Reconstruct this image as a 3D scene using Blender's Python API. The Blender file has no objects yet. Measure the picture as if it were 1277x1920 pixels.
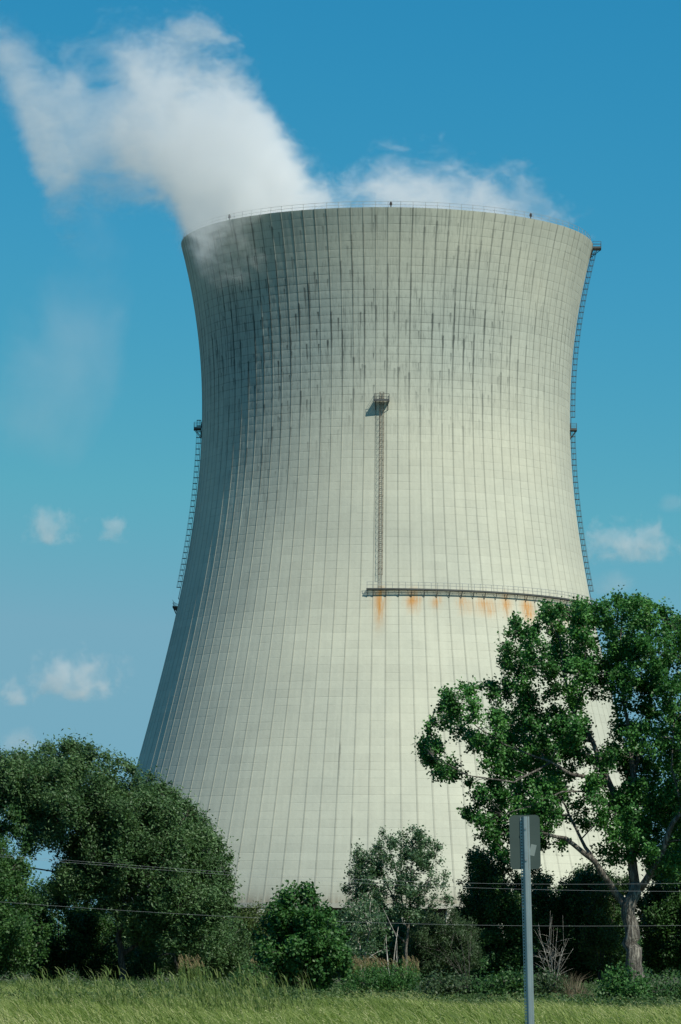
import bpy, math, random
import numpy as np
from mathutils import Vector, Matrix, Euler

# ------------------------------------------------------------------ camera
C = bpy.context.scene
COL = C.collection
W0, H0, F0 = 1277.0, 1920.0, 7200.0        # photo size, focal length in photo pixels
EYE = Vector((0.0, 0.0, 1.8))
PITCH = math.atan(830.0 / F0)
ROLL = math.radians(0.40)
cam = bpy.data.cameras.new('camera')
cam_ob = bpy.data.objects.new('camera', cam)
COL.objects.link(cam_ob)
cam.sensor_fit = 'HORIZONTAL'
cam.sensor_width = 36.0
cam.lens = F0 / W0 * 36.0
cam.clip_start = 0.5
cam.clip_end = 60000.0
RM = Euler((math.pi / 2 + PITCH, 0, 0)).to_matrix() @ Matrix.Rotation(ROLL, 3, 'Z')
cam_ob.matrix_world = Matrix.Translation(EYE) @ RM.to_4x4()
C.camera = cam_ob

# ------------------------------------------------------------------ light
SUN_AZ, SUN_EL = math.radians(41), math.radians(49)    # to the right, behind the viewer
S = Vector((math.sin(SUN_AZ) * math.cos(SUN_EL), -math.cos(SUN_AZ) * math.cos(SUN_EL), math.sin(SUN_EL)))
w = bpy.data.worlds.new('World')
C.world = w
w.use_nodes = True
wn = w.node_tree
bg = wn.nodes['Background']
sky = wn.nodes.new('ShaderNodeTexSky')
sky.sky_type = 'NISHITA'
sky.sun_disc = False
sky.sun_elevation = SUN_EL
sky.sun_rotation = math.atan2(S.x, S.y)
sky.altitude = 1200
sky.air_density = 1.0
sky.dust_density = 0.3
sky.ozone_density = 3.0
tint = wn.nodes.new('ShaderNodeMix')
tint.data_type = 'RGBA'
tint.blend_type = 'MULTIPLY'
tint.inputs['Factor'].default_value = 1.0
tint.inputs['B'].default_value = (0.42, 0.90, 0.80, 1)
wn.links.new(sky.outputs[0], tint.inputs['A'])
sep = wn.nodes.new('ShaderNodeSeparateColor')
cmb = wn.nodes.new('ShaderNodeCombineColor')
wn.links.new(tint.outputs['Result'], sep.inputs[0])
SKY_K = 0.08
# deeper, more saturated blue than the plain sky model: a power per channel
for ch, gain, gam in ((0, 10.8, 2.1), (1, 0.89, 0.80), (2, 0.80, 0.45)):
    a = wn.nodes.new('ShaderNodeMath'); a.operation = 'MULTIPLY'; a.inputs[1].default_value = SKY_K
    p = wn.nodes.new('ShaderNodeMath'); p.operation = 'POWER'; p.inputs[1].default_value = gam
    g_ = wn.nodes.new('ShaderNodeMath'); g_.operation = 'MULTIPLY'; g_.inputs[1].default_value = gain / 0.1
    lim = wn.nodes.new('ShaderNodeMath'); lim.operation = 'MINIMUM'; lim.inputs[1].default_value = (1.8, 4.0, 5.2)[ch]
    wn.links.new(sep.outputs[ch], a.inputs[0]); wn.links.new(a.outputs[0], p.inputs[0])
    wn.links.new(p.outputs[0], g_.inputs[0]); wn.links.new(g_.outputs[0], lim.inputs[0]); wn.links.new(lim.outputs[0], cmb.inputs[ch])
wn.links.new(cmb.outputs[0], bg.inputs['Color'])
bg.inputs['Strength'].default_value = 0.1

sl = bpy.data.lights.new('sun', 'SUN')
sl.energy = 5.0
sl.angle = math.radians(0.5)
sl.color = (1.0, 0.97, 0.84)
so = bpy.data.objects.new('sun', sl)
COL.objects.link(so)
so.rotation_euler = (-S).to_track_quat('-Z', 'Y').to_euler()
so.location = (200, -200, 300)

C.view_settings.view_transform = 'Standard'
C.view_settings.look = 'None'
C.view_settings.exposure = 0.0
C.view_settings.gamma = 1.0
C.cycles.volume_bounces = 5
C.cycles.max_bounces = 8
C.cycles.transparent_max_bounces = 16
C.cycles.volume_step_rate = 0.6
C.cycles.volume_max_steps = 256

rng = np.random.default_rng(7)
random.seed(7)


# ------------------------------------------------------------------ helpers
def P(px, py, Y):
    """photo pixel at ground distance Y -> point in the world"""
    d = RM @ Vector(((px - W0 / 2) / F0, -(py - H0 / 2) / F0, -1.0))
    return EYE + d * ((Y - EYE.y) / d.y)


def M(px, Y):
    return px * Y / F0


def tag(o, label=None, cat=None, group=None, kind=None):
    if label: o['label'] = label
    if cat: o['category'] = cat
    if group: o['group'] = group
    if kind: o['kind'] = kind
    return o


def empty(name, loc):
    o = bpy.data.objects.new(name, None)
    COL.objects.link(o)
    o.location = loc
    return o


class MB:
    """collects shapes in world coordinates, built as one mesh"""
    def __init__(self):
        self.v, self.f = [], []

    def add(self, vs, fs):
        b = len(self.v)
        self.v += [tuple(p) for p in vs]
        self.f += [tuple(b + i for i in q) for q in fs]

    def box(self, c, ax, ay, az):
        """c centre, ax/ay/az half-extent vectors"""
        c, ax, ay, az = Vector(c), Vector(ax), Vector(ay), Vector(az)
        vs = [c + ax * i + ay * j + az * k for k in (-1, 1) for j in (-1, 1) for i in (-1, 1)]
        self.add(vs, [(0, 2, 3, 1), (4, 5, 7, 6), (0, 1, 5, 4), (2, 6, 7, 3), (0, 4, 6, 2), (1, 3, 7, 5)])

    def tube(self, pts, rad, n=6, cap=True):
        pts = [Vector(p) for p in pts]
        if not hasattr(rad, '__len__'): rad = [rad] * len(pts)
        rings = []
        ref = None
        for i, p in enumerate(pts):
            t = (pts[min(i + 1, len(pts) - 1)] - pts[max(i - 1, 0)])
            if t.length < 1e-9: t = Vector((0, 0, 1))
            t.normalize()
            if ref is None:
                ref = Vector((0, 0, 1)) if abs(t.z) < 0.9 else Vector((1, 0, 0))
            a = ref - t * ref.dot(t)
            if a.length < 1e-6: a = t.orthogonal()
            a.normalize(); ref = a
            b = t.cross(a)
            rings.append([p + (a * math.cos(2 * math.pi * k / n) + b * math.sin(2 * math.pi * k / n)) * rad[i] for k in range(n)])
        vs = [q for r in rings for q in r]
        fs = [(i * n + k, i * n + (k + 1) % n, (i + 1) * n + (k + 1) % n, (i + 1) * n + k) for i in range(len(pts) - 1) for k in range(n)]
        if cap:
            fs.append(tuple(reversed(range(n))))
            m = (len(pts) - 1) * n
            fs.append(tuple(m + k for k in range(n)))
        self.add(vs, fs)

    def build(self, name, mat, parent=None, smooth=False):
        me = bpy.data.meshes.new(name)
        org = parent.matrix_world.translation if False else (world_loc(parent) if parent else Vector((0, 0, 0)))
        me.from_pydata([(x - org.x, y - org.y, z - org.z) for x, y, z in self.v], [], self.f)
        me.materials.append(mat)
        if smooth:
            me.polygons.foreach_set('use_smooth', [True] * len(me.polygons))
        o = bpy.data.objects.new(name, me)
        COL.objects.link(o)
        if parent: o.parent = parent
        return o


def world_loc(o):
    v = Vector((0, 0, 0))
    while o is not None:
        v += Vector(o.location)
        o = o.parent
    return v


def quads_mesh(name, V, mat, parent=None, tone=None, nper=4):
    """V (n,4,3) array of quads -> one mesh; tone (n,) stored per face"""
    n = V.shape[0]
    org = np.array(world_loc(parent)) if parent else np.zeros(3)
    co = (V.reshape(-1, 3) - org).astype(np.float32)
    me = bpy.data.meshes.new(name)
    me.vertices.add(n * nper)
    me.vertices.foreach_set('co', co.ravel())
    me.loops.add(n * nper)
    me.loops.foreach_set('vertex_index', np.arange(n * nper, dtype=np.int32))
    me.polygons.add(n)
    me.polygons.foreach_set('loop_start', np.arange(0, n * nper, nper, dtype=np.int32))
    me.update(calc_edges=True)
    if tone is not None:
        a = me.attributes.new('tone', 'FLOAT', 'FACE')
        a.data.foreach_set('value', tone.astype(np.float32))
    me.materials.append(mat)
    o = bpy.data.objects.new(name, me)
    COL.objects.link(o)
    if parent: o.parent = parent
    return o


# ------------------------------------------------------------------ materials
def new_mat(name):
    m = bpy.data.materials.new(name)
    m.use_nodes = True
    nt = m.node_tree
    return m, nt, nt.nodes['Principled BSDF']


class NT:
    """short-hand for wiring maths nodes"""
    def __init__(self, nt): self.nt = nt
    def n(self, t, **kw):
        x = self.nt.nodes.new(t)
        for k, v in kw.items(): setattr(x, k, v)
        return x
    def put(self, sock, v):
        if v is None: return
        if hasattr(v, 'is_linked') or hasattr(v, 'links'): self.nt.links.new(v, sock)
        else: sock.default_value = v
    def m(self, op, a, b=None, c=None, clamp=False):
        x = self.n('ShaderNodeMath', operation=op, use_clamp=clamp)
        for s, v in zip(x.inputs, (a, b, c)): self.put(s, v)
        return x.outputs[0]
    def sstep(self, v, a, b, lo=0.0, hi=1.0):
        x = self.n('ShaderNodeMapRange', interpolation_type='SMOOTHSTEP')
        self.put(x.inputs['Value'], v)
        for k, q in (('From Min', a), ('From Max', b), ('To Min', lo), ('To Max', hi)): self.put(x.inputs[k], q)
        return x.outputs[0]
    def comb(self, x, y, z=0.0):
        c = self.n('ShaderNodeCombineXYZ')
        for s, v in zip(c.inputs, (x, y, z)): self.put(s, v)
        return c.outputs[0]
    def noise(self, vec, scale, detail=3.0, rough=0.55, dist=0.0):
        x = self.n('ShaderNodeTexNoise')
        self.put(x.inputs['Vector'], vec)
        x.inputs['Scale'].default_value = scale
        x.inputs['Detail'].default_value = detail
        x.inputs['Roughness'].default_value = rough
        x.inputs['Distortion'].default_value = dist
        return x.outputs['Fac']
    def white(self, vec):
        x = self.n('ShaderNodeTexWhiteNoise', noise_dimensions='3D')
        self.put(x.inputs['Vector'], vec)
        return x.outputs['Value']
    def mix(self, f, a, b, mode='MIX'):
        x = self.n('ShaderNodeMix', data_type='RGBA', blend_type=mode)
        self.put(x.inputs['Factor'], f)
        self.put(x.inputs['A'], a); self.put(x.inputs['B'], b)
        return x.outputs['Result']
    def curve(self, v, pts):
        """float curve through pts [(x, y)] with x, y already in 0..1"""
        x = self.n('ShaderNodeFloatCurve')
        cu = x.mapping.curves[0]
        pts = sorted(pts)
        while len(cu.points) < len(pts): cu.points.new(0.5, 0.5)
        for p, q in zip(cu.points, pts):
            p.location = q
            p.handle_type = 'AUTO_CLAMPED'
        x.mapping.use_clip = False
        x.mapping.update()
        self.put(x.inputs['Value'], v)
        return x.outputs[0]


def leaf_mat(name, dark, mid, light, transl=0.3, rough=0.5, spec=0.35):
    m, nt, b = new_mat(name)
    k = NT(nt)
    at = k.n('ShaderNodeAttribute', attribute_name='tone')
    r = k.n('ShaderNodeValToRGB')
    r.color_ramp.elements[0].color = (*dark, 1)
    r.color_ramp.elements[1].color = (*light, 1)
    e = r.color_ramp.elements.new(0.55); e.color = (*mid, 1)
    nt.links.new(at.outputs['Fac'], r.inputs[0])
    nt.links.new(r.outputs[0], b.inputs['Base Color'])
    b.inputs['Roughness'].default_value = rough
    b.inputs['Specular IOR Level'].default_value = spec
    t = k.n('ShaderNodeBsdfTranslucent')
    tc = k.mix(1.0, r.outputs[0], (1.1, 1.25, 0.55, 1), 'MULTIPLY')
    nt.links.new(tc, t.inputs['Color'])
    ms = k.n('ShaderNodeMixShader')
    ms.inputs[0].default_value = transl
    nt.links.new(b.outputs[0], ms.inputs[1]); nt.links.new(t.outputs[0], ms.inputs[2])
    nt.links.new(ms.outputs[0], nt.nodes['Material Output'].inputs['Surface'])
    return m


def plain(name, col, rough=0.6, metal=0.0, var=0.15, scale=3.0):
    m, nt, b = new_mat(name)
    k = NT(nt)
    tc = k.n('ShaderNodeTexCoord')
    nz = k.noise(tc.outputs['Object'], scale, 4)
    f = k.m('MULTIPLY_ADD', nz, 2 * var, 1 - var)
    c = k.mix(1.0, (*col, 1), k.comb(f, f, f), 'MULTIPLY')
    nt.links.new(c, b.inputs['Base Color'])
    b.inputs['Roughness'].default_value = rough
    b.inputs['Metallic'].default_value = metal
    return m


def bark_mat(name, a, c, sc=1.0):
    m, nt, b = new_mat(name)
    k = NT(nt)
    tc = k.n('ShaderNodeTexCoord')
    mp = k.n('ShaderNodeMapping')
    mp.inputs['Scale'].default_value = (9 * sc, 9 * sc, 1.6 * sc)
    nt.links.new(tc.outputs['Object'], mp.inputs['Vector'])
    nz = k.noise(mp.outputs[0], 1.0, 5, 0.6, 0.6)
    f = k.sstep(nz, 0.38, 0.62)
    nt.links.new(k.mix(f, (*a, 1), (*c, 1)), b.inputs['Base Color'])
    b.inputs['Roughness'].default_value = 0.9
    bp = k.n('ShaderNodeBump'); bp.inputs['Strength'].default_value = 0.9; bp.inputs['Distance'].default_value = 0.08
    nt.links.new(f, bp.inputs['Height']); nt.links.new(bp.outputs[0], b.inputs['Normal'])
    return m


BARK = bark_mat('bark_grey', (0.060, 0.052, 0.044), (0.25, 0.23, 0.195))
BARK_DARK = bark_mat('bark_dark', (0.03, 0.027, 0.022), (0.12, 0.105, 0.085))
BARK_PALE = bark_mat('bark_bleached', (0.30, 0.28, 0.24), (0.55, 0.52, 0.46))
L_COTTON = leaf_mat('cottonwood_leaf', (0.028, 0.090, 0.020), (0.056, 0.180, 0.041), (0.133, 0.312, 0.078), 0.30, 0.45, 0.3)
L_WILLOW = leaf_mat('willow_leaf', (0.039, 0.085, 0.030), (0.078, 0.155, 0.055), (0.151, 0.242, 0.106), 0.27, 0.5, 0.3)
L_MAPLE = leaf_mat('maple_leaf', (0.022, 0.074, 0.017), (0.049, 0.142, 0.032), (0.123, 0.246, 0.074), 0.3, 0.5, 0.3)
L_POPLAR = leaf_mat('poplar_leaf', (0.042, 0.095, 0.042), (0.085, 0.160, 0.075), (0.18, 0.26, 0.15), 0.3, 0.4, 0.5)
L_SHRUB = leaf_mat('shrub_leaf', (0.020, 0.059, 0.016), (0.044, 0.113, 0.028), (0.096, 0.187, 0.054), 0.27, 0.5, 0.3)
L_YELLOW = leaf_mat('yellow_green_leaf', (0.030, 0.060, 0.012), (0.070, 0.110, 0.024), (0.13, 0.17, 0.05), 0.3)
L_FEATHER = leaf_mat('feathery_leaf', (0.030, 0.060, 0.024), (0.055, 0.100, 0.040), (0.10, 0.14, 0.07), 0.3)
L_DRY = leaf_mat('dry_stem', (0.075, 0.062, 0.036), (0.145, 0.120, 0.078), (0.23, 0.19, 0.13), 0.2, 0.8, 0.1)
L_PLUME = leaf_mat('reed_plume', (0.16, 0.12, 0.065), (0.30, 0.23, 0.13), (0.44, 0.36, 0.22), 0.3, 0.8, 0.1)
L_GRASS = leaf_mat('tall_grass_blade', (0.090, 0.146, 0.027), (0.230, 0.302, 0.074), (0.493, 0.482, 0.246), 0.35, 0.55, 0.3)
L_WEED = leaf_mat('weed_leaf', (0.030, 0.062, 0.018), (0.062, 0.115, 0.034), (0.12, 0.17, 0.065), 0.3, 0.5, 0.3)
L_REED = leaf_mat('reed_leaf', (0.060, 0.105, 0.022), (0.13, 0.19, 0.050), (0.25, 0.28, 0.11), 0.35, 0.5, 0.3)

# ------------------------------------------------------------------ ground
m, nt, b = new_mat('meadow_soil')
k = NT(nt)
tc = k.n('ShaderNodeTexCoord')
nz = k.noise(tc.outputs['Object'], 0.15, 6)
nz2 = k.noise(tc.outputs['Object'], 3.0, 4)
c = k.mix(k.sstep(nz, 0.35, 0.65), (0.045, 0.065, 0.020, 1), (0.085, 0.095, 0.035, 1))
c = k.mix(k.sstep(nz2, 0.4, 0.7, 0, 0.6), c, (0.05, 0.045, 0.025, 1))
nt.links.new(c, b.inputs['Base Color'])
b.inputs['Roughness'].default_value = 0.95
g = MB()
xs = [-20000, -3000, -600, -150, 0, 150, 600, 3000, 20000]
ys = [-2000, -200, 0, 60, 120, 240, 500, 900, 2000, 6000, 30000]
g.add([(x, y, 0) for y in ys for x in xs],
      [(j * 9 + i, j * 9 + i + 1, j * 9 + 9 + i + 1, j * 9 + 9 + i) for j in range(len(ys) - 1) for i in range(8)])
tag(g.build('ground', m), kind='structure')

# ------------------------------------------------------------------ cooling tower
D = 700.0
sil = [(459, 386), (501, 376), (542, 365.7), (603, 356.5), (638, 352.5), (688, 348), (755, 344.5), (800, 344.5), (843, 346), (900, 350),
       (959, 357), (1015, 365), (1067, 374), (1128, 386), (1160, 393), (1200, 401), (1254, 414), (1312, 429), (1370, 445), (1438, 463.5), (1520, 486), (1610, 511.5), (1700, 537)]
prof = []
for py, r in sil:
    cx = 724.0 - 0.0070 * (py - 800)
    R = M(r, D)
    for _ in range(3):
        pr, pl = P(cx + r, py, D - R * R / D), P(cx - r, py, D - R * R / D)
        R = (pr.x - pl.x) / 2 / math.sqrt(1 - (R / D) ** 2)
    prof.append(((pr.z + pl.z) / 2, R, (pr.x + pl.x) / 2))
prof.sort()
TX = float(np.mean([p[2] for p in prof]))
T = Vector((TX, D, 0))
PZ = np.array([p[0] for p in prof]); PR = np.array([p[1] for p in prof])
pf = np.polyfit(PZ, PR, 6)
ZB, ZT = PZ[0], PZ[-1]


def RAD(z):
    z = min(max(z, ZB - 2), ZT)
    return float(np.polyval(pf, z))


def TP(th, z, off=0.0):
    """point on the tower: th measured from the side facing the road, positive to the right"""
    r = RAD(z) + off
    return Vector((TX + r * math.sin(th), D - r * math.cos(th), z))


def th_of(px, py):
    """angle on the shell seen at a photo pixel"""
    d = P(px, py, 100.0) - EYE
    lo, hi = 600.0, 700.0
    t = None
    for y in np.linspace(630, 700, 1401):
        q = EYE + d * (y / d.y)
        if math.hypot(q.x - TX, q.y - D) <= RAD(q.z):
            return math.atan2(q.x - TX, D - q.y), q.z
    q = EYE + d * (700 / d.y)
    return math.copysign(math.pi / 2, q.x - TX), q.z


NR, LIFT = 108, 1.42
m, nt, b = new_mat('tower_concrete')
k = NT(nt)
uv = k.n('ShaderNodeUVMap', uv_map='panel')
sp = k.n('ShaderNodeSeparateXYZ'); nt.links.new(uv.outputs[0], sp.inputs[0])
u, v = sp.outputs[0], sp.outputs[1]
zone = k.n('ShaderNodeAttribute', attribute_name='stain_zone').outputs['Fac']
rust = k.n('ShaderNodeAttribute', attribute_name='rust').outputs['Fac']
i_rib = k.m('ROUND', u)
du = k.m('SUBTRACT', u, i_rib)
pan_i, pan_j = k.m('FLOOR', u), k.m('FLOOR', v)
fv = k.m('FRACT', v)
tco = k.n('ShaderNodeTexCoord').outputs['Object']
big = k.noise(tco, 0.035, 5, 0.6)
fine = k.noise(tco, 1.6, 6, 0.65)
vert = k.noise(k.comb(k.m('MULTIPLY', u, 2.2), k.m('MULTIPLY', v, 0.09)), 1.0, 5, 0.6)
pr_ = k.white(k.comb(pan_i, pan_j))
lr_ = k.white(k.comb(3.3, pan_j))
tone = k.m('ADD', k.m('MULTIPLY_ADD', pr_, 0.045, 0.91), k.m('MULTIPLY', lr_, 0.05))
tone = k.m('ADD', tone, k.m('MULTIPLY_ADD', big, 0.34, -0.18))
block = k.noise(k.comb(k.m('MULTIPLY', u, 0.16), k.m('MULTIPLY', pan_j, 0.13), 7.0), 1.0, 4, 0.7)
tone = k.m('ADD', tone, k.m('MULTIPLY_ADD', block, 0.26, -0.13))
tone = k.m('ADD', tone, k.m('MULTIPLY_ADD', fine, 0.16, -0.08))
tone = k.m('ADD', tone, k.m('MULTIPLY_ADD', vert, 0.18, -0.09))
# lift joints: thin, uneven dark lines
jn = k.noise(k.comb(k.m('MULTIPLY', u, 1.3), pan_j), 1.0, 3)
jw = k.m('MULTIPLY_ADD', jn, 0.10, 0.03)
joint = k.m('SUBTRACT', 1.0, k.sstep(k.m('ABSOLUTE', k.m('SUBTRACT', k.m('ABSOLUTE', k.m('SUBTRACT', fv, 0.5)), 0.5)), 0.02, jw))
patchy = k.sstep(k.noise(k.comb(k.m('MULTIPLY', u, 0.45), k.m('MULTIPLY', pan_j, 0.9), 2.0), 1.0, 3, 0.6), 0.42, 0.62)
jamt = k.m('MULTIPLY', joint, k.m('MULTIPLY', k.m('MULTIPLY_ADD', k.white(k.comb(pan_i, pan_j, 5.0)), 0.28, 0.06), k.m('ADD', k.m('MULTIPLY_ADD', patchy, 0.48, 0.06), k.m('MULTIPLY', zone, 1.0))))
tone = k.m('MULTIPLY', tone, k.m('SUBTRACT', 1.0, jamt))
# rib weathering
ribm = k.m('SUBTRACT', 1.0, k.sstep(k.m('ABSOLUTE', du), 0.045, 0.085))
ribn = k.noise(k.comb(k.m('MULTIPLY', i_rib, 7.1), k.m('MULTIPLY', v, 0.12)), 1.0, 4)
tone = k.m('MULTIPLY', tone, k.m('SUBTRACT', 1.0, k.m('MULTIPLY', ribm, k.m('MULTIPLY', k.m('MULTIPLY_ADD', ribn, 0.42, 0.06), k.m('MULTIPLY_ADD', zone, 0.4, 0.72)))))


# runs of dark stain that start at a lift joint and fade downwards along the ribs
def runs(period, width, keep, seed, off):
    ir = k.m('ROUND', k.m('ADD', u, off))
    d = k.m('SUBTRACT', k.m('ADD', u, off), ir)
    ph = k.m('ADD', k.m('DIVIDE', v, period), k.m('MULTIPLY', k.white(k.comb(ir, seed)), 9.0))
    cell, f = k.m('FLOOR', ph), k.m('FRACT', ph)
    on = k.sstep(k.white(k.comb(ir, cell, seed + 1.0)), keep, keep + 0.25)
    ln = k.m('MULTIPLY_ADD', k.white(k.comb(ir, cell, seed + 2.0)), 0.75, 0.2)
    fade = k.sstep(f, k.m('SUBTRACT', 1.0, ln), 1.0)
    wob = k.m('MULTIPLY_ADD', k.noise(k.comb(k.m('MULTIPLY', ir, 3.7), k.m('MULTIPLY', v, 0.8)), 1.0, 3), 0.14, -0.07)
    wd = k.m('MULTIPLY', width, k.m('MULTIPLY_ADD', k.noise(k.comb(k.m('MULTIPLY', ir, 1.9), v, seed), 0.9, 3), 1.6, 0.2))
    wd = k.m('MULTIPLY', wd, k.m('MULTIPLY_ADD', fade, 0.75, 0.30))
    fade = k.m('MULTIPLY', fade, k.sstep(f, 1.0, 0.975))
    s = k.m('SUBTRACT', 1.0, k.sstep(k.m('ABSOLUTE', k.m('ADD', d, wob)), k.m('MULTIPLY', wd, 0.2), wd))
    return k.m('MULTIPLY', k.m('MULTIPLY', s, fade), on)


st = k.m('MAXIMUM', runs(11.0, 0.14, 0.10, 2.0, 0.0), runs(19.0, 0.12, 0.20, 21.0, 0.0))
st = k.m('MAXIMUM', st, runs(29.0, 0.11, 0.10, 31.0, 0.0))
st = k.m('MAXIMUM', st, k.m('MULTIPLY', runs(7.0, 0.12, 0.40, 40.0, 0.37), 0.8))
st = k.m('MAXIMUM', st, k.m('MULTIPLY', runs(4.0, 0.10, 0.50, 60.0, 0.21), 0.9))
blot = k.noise(k.comb(k.m('MULTIPLY', u, 4.5), k.m('MULTIPLY', v, 0.55), 4.0), 1.0, 5, 0.7)
blot = k.m('MULTIPLY', k.sstep(blot, 0.48, 0.70), 0.60)
longr = k.noise(k.comb(k.m('MULTIPLY', u, 5.0), k.m('MULTIPLY', v, 0.05), 12.0), 1.0, 6, 0.72, 0.3)
longr = k.m('MULTIPLY', k.sstep(longr, 0.52, 0.66), k.sstep(k.noise(k.comb(k.m('MULTIPLY', u, 0.5), k.m('MULTIPLY', v, 0.12), 3.0), 1.0, 3), 0.38, 0.6))
st = k.m('MAXIMUM', st, k.m('MULTIPLY', longr, 0.85))
st = k.m('ADD', k.m('MULTIPLY', st, 0.95), k.m('MULTIPLY', blot, k.sstep(big, 0.30, 0.6)), clamp=True)
# a few isolated marks everywhere, many in the zone
st = k.m('MULTIPLY', st, k.m('POWER', zone, 0.62, clamp=True))
few = k.m('MULTIPLY', runs(37.0, 0.09, 0.80, 80.0, 0.0), 0.55)
drop = k.m('MULTIPLY', runs(23.0, 0.10, 0.93, 90.0, 0.3), 0.7)
st = k.m('MAXIMUM', st, k.m('MAXIMUM', few, drop))
base = k.mix(k.sstep(big, 0.3, 0.7), (0.490, 0.500, 0.420, 1), (0.535, 0.530, 0.430, 1))
damp = k.m('MULTIPLY', zone, 0.75, clamp=True)
base = k.mix(damp, base, (0.325, 0.385, 0.365, 1))
base = k.mix(1.0, base, k.comb(tone, tone, tone), 'MULTIPLY')
base = k.mix(k.m('MULTIPLY', st, 0.94), base, (0.035, 0.047, 0.046, 1))
rn = k.noise(k.comb(k.m('MULTIPLY', u, 6.0), k.m('MULTIPLY', v, 0.45), 9.0), 1.0, 5, 0.75, 0.4)
rf = k.m('MULTIPLY', rust, k.sstep(rn, 0.30, 0.55), clamp=True)
base = k.mix(rf, base, (0.50, 0.24, 0.065, 1))
foot = k.n('ShaderNodeAttribute', attribute_name='dirt_foot').outputs['Fac']
base = k.mix(k.m('MULTIPLY', foot, k.sstep(vert, 0.25, 0.6)), base, (0.15, 0.12, 0.085, 1))
nt.links.new(base, b.inputs['Base Color'])
b.inputs['Roughness'].default_value = 0.9
b.inputs['Specular IOR Level'].default_value = 0.2
bp = k.n('ShaderNodeBump'); bp.inputs['Strength'].default_value = 0.5; bp.inputs['Distance'].default_value = 0.12
bh = k.m('ADD', k.m('MULTIPLY', fine, 0.35), k.m('SUBTRACT', k.m('MULTIPLY', k.m('SINE', k.m('MULTIPLY', fv, math.pi)), k.m('MULTIPLY_ADD', zone, 0.25, 0.02)), k.m('MULTIPLY', joint, k.m('MULTIPLY_ADD', patchy, 0.2, 0.03))))
nt.links.new(bh, bp.inputs['Height']); nt.links.new(bp.outputs[0], b.inputs['Normal'])
CONC = m
CONC2 = plain('column_concrete', (0.42, 0.40, 0.34), 0.9, 0, 0.2, 0.8)
STEEL = plain('weathered_steel', (0.085, 0.088, 0.085), 0.6, 0.3, 0.3, 1.5)
GALV = plain('galvanised_rail', (0.40, 0.41, 0.40), 0.5, 0.3, 0.2, 1.0)
RUSTY = plain('rusty_steel', (0.17, 0.135, 0.10), 0.85, 0.1, 0.5, 0.35)
DARKFILL = plain('fill_louvre', (0.03, 0.03, 0.03), 0.9)

tower = empty('cooling_tower', T)
tag(tower, 'huge pale concrete hyperbolic cooling tower with stained upper shell rising behind the trees', 'cooling tower')

nz_ = int(round((ZT - ZB) / LIFT))
LIFT = (ZT - ZB) / nz_
frac = [-0.062, -0.042, 0.042, 0.062, 0.5]
bump = [0.0, 0.045, 0.045, 0.0, 0.0]
cols = [(i + a, h) for i in range(NR) for a, h in zip(frac, bump)]
TH0 = th_of(714, 900)[0] + math.pi / NR            # ladder sits between two ribs
nc = len(cols)
wt, wz = th_of(712, 1112)
_, z_walk = th_of(712, 1104)
rust_spots = [(712, 1122, 0.75, 3.2, 1.2), (712, 1145, 0.8, 4.5, 0.7), (772, 1124, 0.9, 2.4, 0.95), (779, 1127, 0.6, 2.6, 0.8), (818, 1128, 0.8, 1.6, 0.8), (866, 1131, 0.8, 2.0, 0.8), (882, 1138, 0.8, 1.4, 0.6),
              (903, 1134, 0.9, 2.0, 1.0), (921, 1140, 0.9, 2.0, 0.85), (949, 1133, 1.0, 2.4, 1.2), (985, 1142, 0.9, 2.8, 1.0), (996, 1146, 0.9, 2.8, 0.9), (1035, 1150, 1.0, 2.8, 0.9), (1060, 1152, 1.0, 2.5, 0.7), (1086, 1160, 1.6, 4.2, 1.2)]
rspots = [(*th_of(a, c), sx, sz, amt) for a, c, sx, sz, amt in rust_spots]
_, z_hot = th_of(600, 610)
_, z_lo = th_of(600, 830)
V, UVv, zonev, rustv, footv = [], [], [], [], []
for j in range(nz_ + 1):
    z = ZB + j * LIFT
    r0 = RAD(z)
    for uu, h in cols:
        th = TH0 + uu * 2 * math.pi / NR
        r = r0 + h
        V.append((r * math.sin(th), -r * math.cos(th), z))
        tn = math.atan2(math.sin(th), math.cos(th))
        zz = math.exp(-((z - z_hot) / (13.0 if z > z_hot else 14.0)) ** 2)
        side = 0.28 + 1.1 * math.exp(-((tn + 0.66) / 0.50) ** 2) + 0.42 * math.exp(-((tn - 0.35) / 0.30) ** 2)
        rim_dirt_shadow = 0.32 * math.exp(-((z - (ZT - 1.5)) / 3.0) ** 2) * (1.0 if tn < 0.3 else 0.5)  # under the rim: dirt, with the steam's shadow painted in as well
        lowl = 0.45 * math.exp(-((tn + 0.75) / 0.25) ** 2) * math.exp(-((z - z_lo) / 14.0) ** 2)
        zonev.append(min(1.0, zz * side + rim_dirt_shadow + lowl))
        q = 0.0
        for a, zc, sx, sz, amt in rspots:
            dx = (tn - a) * r0
            q += amt * math.exp(-(dx / sx) ** 2 - ((z - zc) / (sz * 0.62)) ** 2)
        rustv.append(min(q, 1.0) if z < z_walk else 0.0)
        footv.append(0.75 * math.exp(-(z - ZB) / 1.6))
Fs, Fuv = [], []
for j in range(nz_):
    for a in range(nc):
        a2 = (a + 1) % nc
        Fs.append((j * nc + a, j * nc + a2, (j + 1) * nc + a2, (j + 1) * nc + a))
        u0 = cols[a][0]; u1 = cols[a2][0] if a2 else NR + cols[0][0]
        Fuv += [(u0 + 200, j), (u1 + 200, j), (u1 + 200, j + 1), (u0 + 200, j + 1)]
no = len(V)
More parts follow.
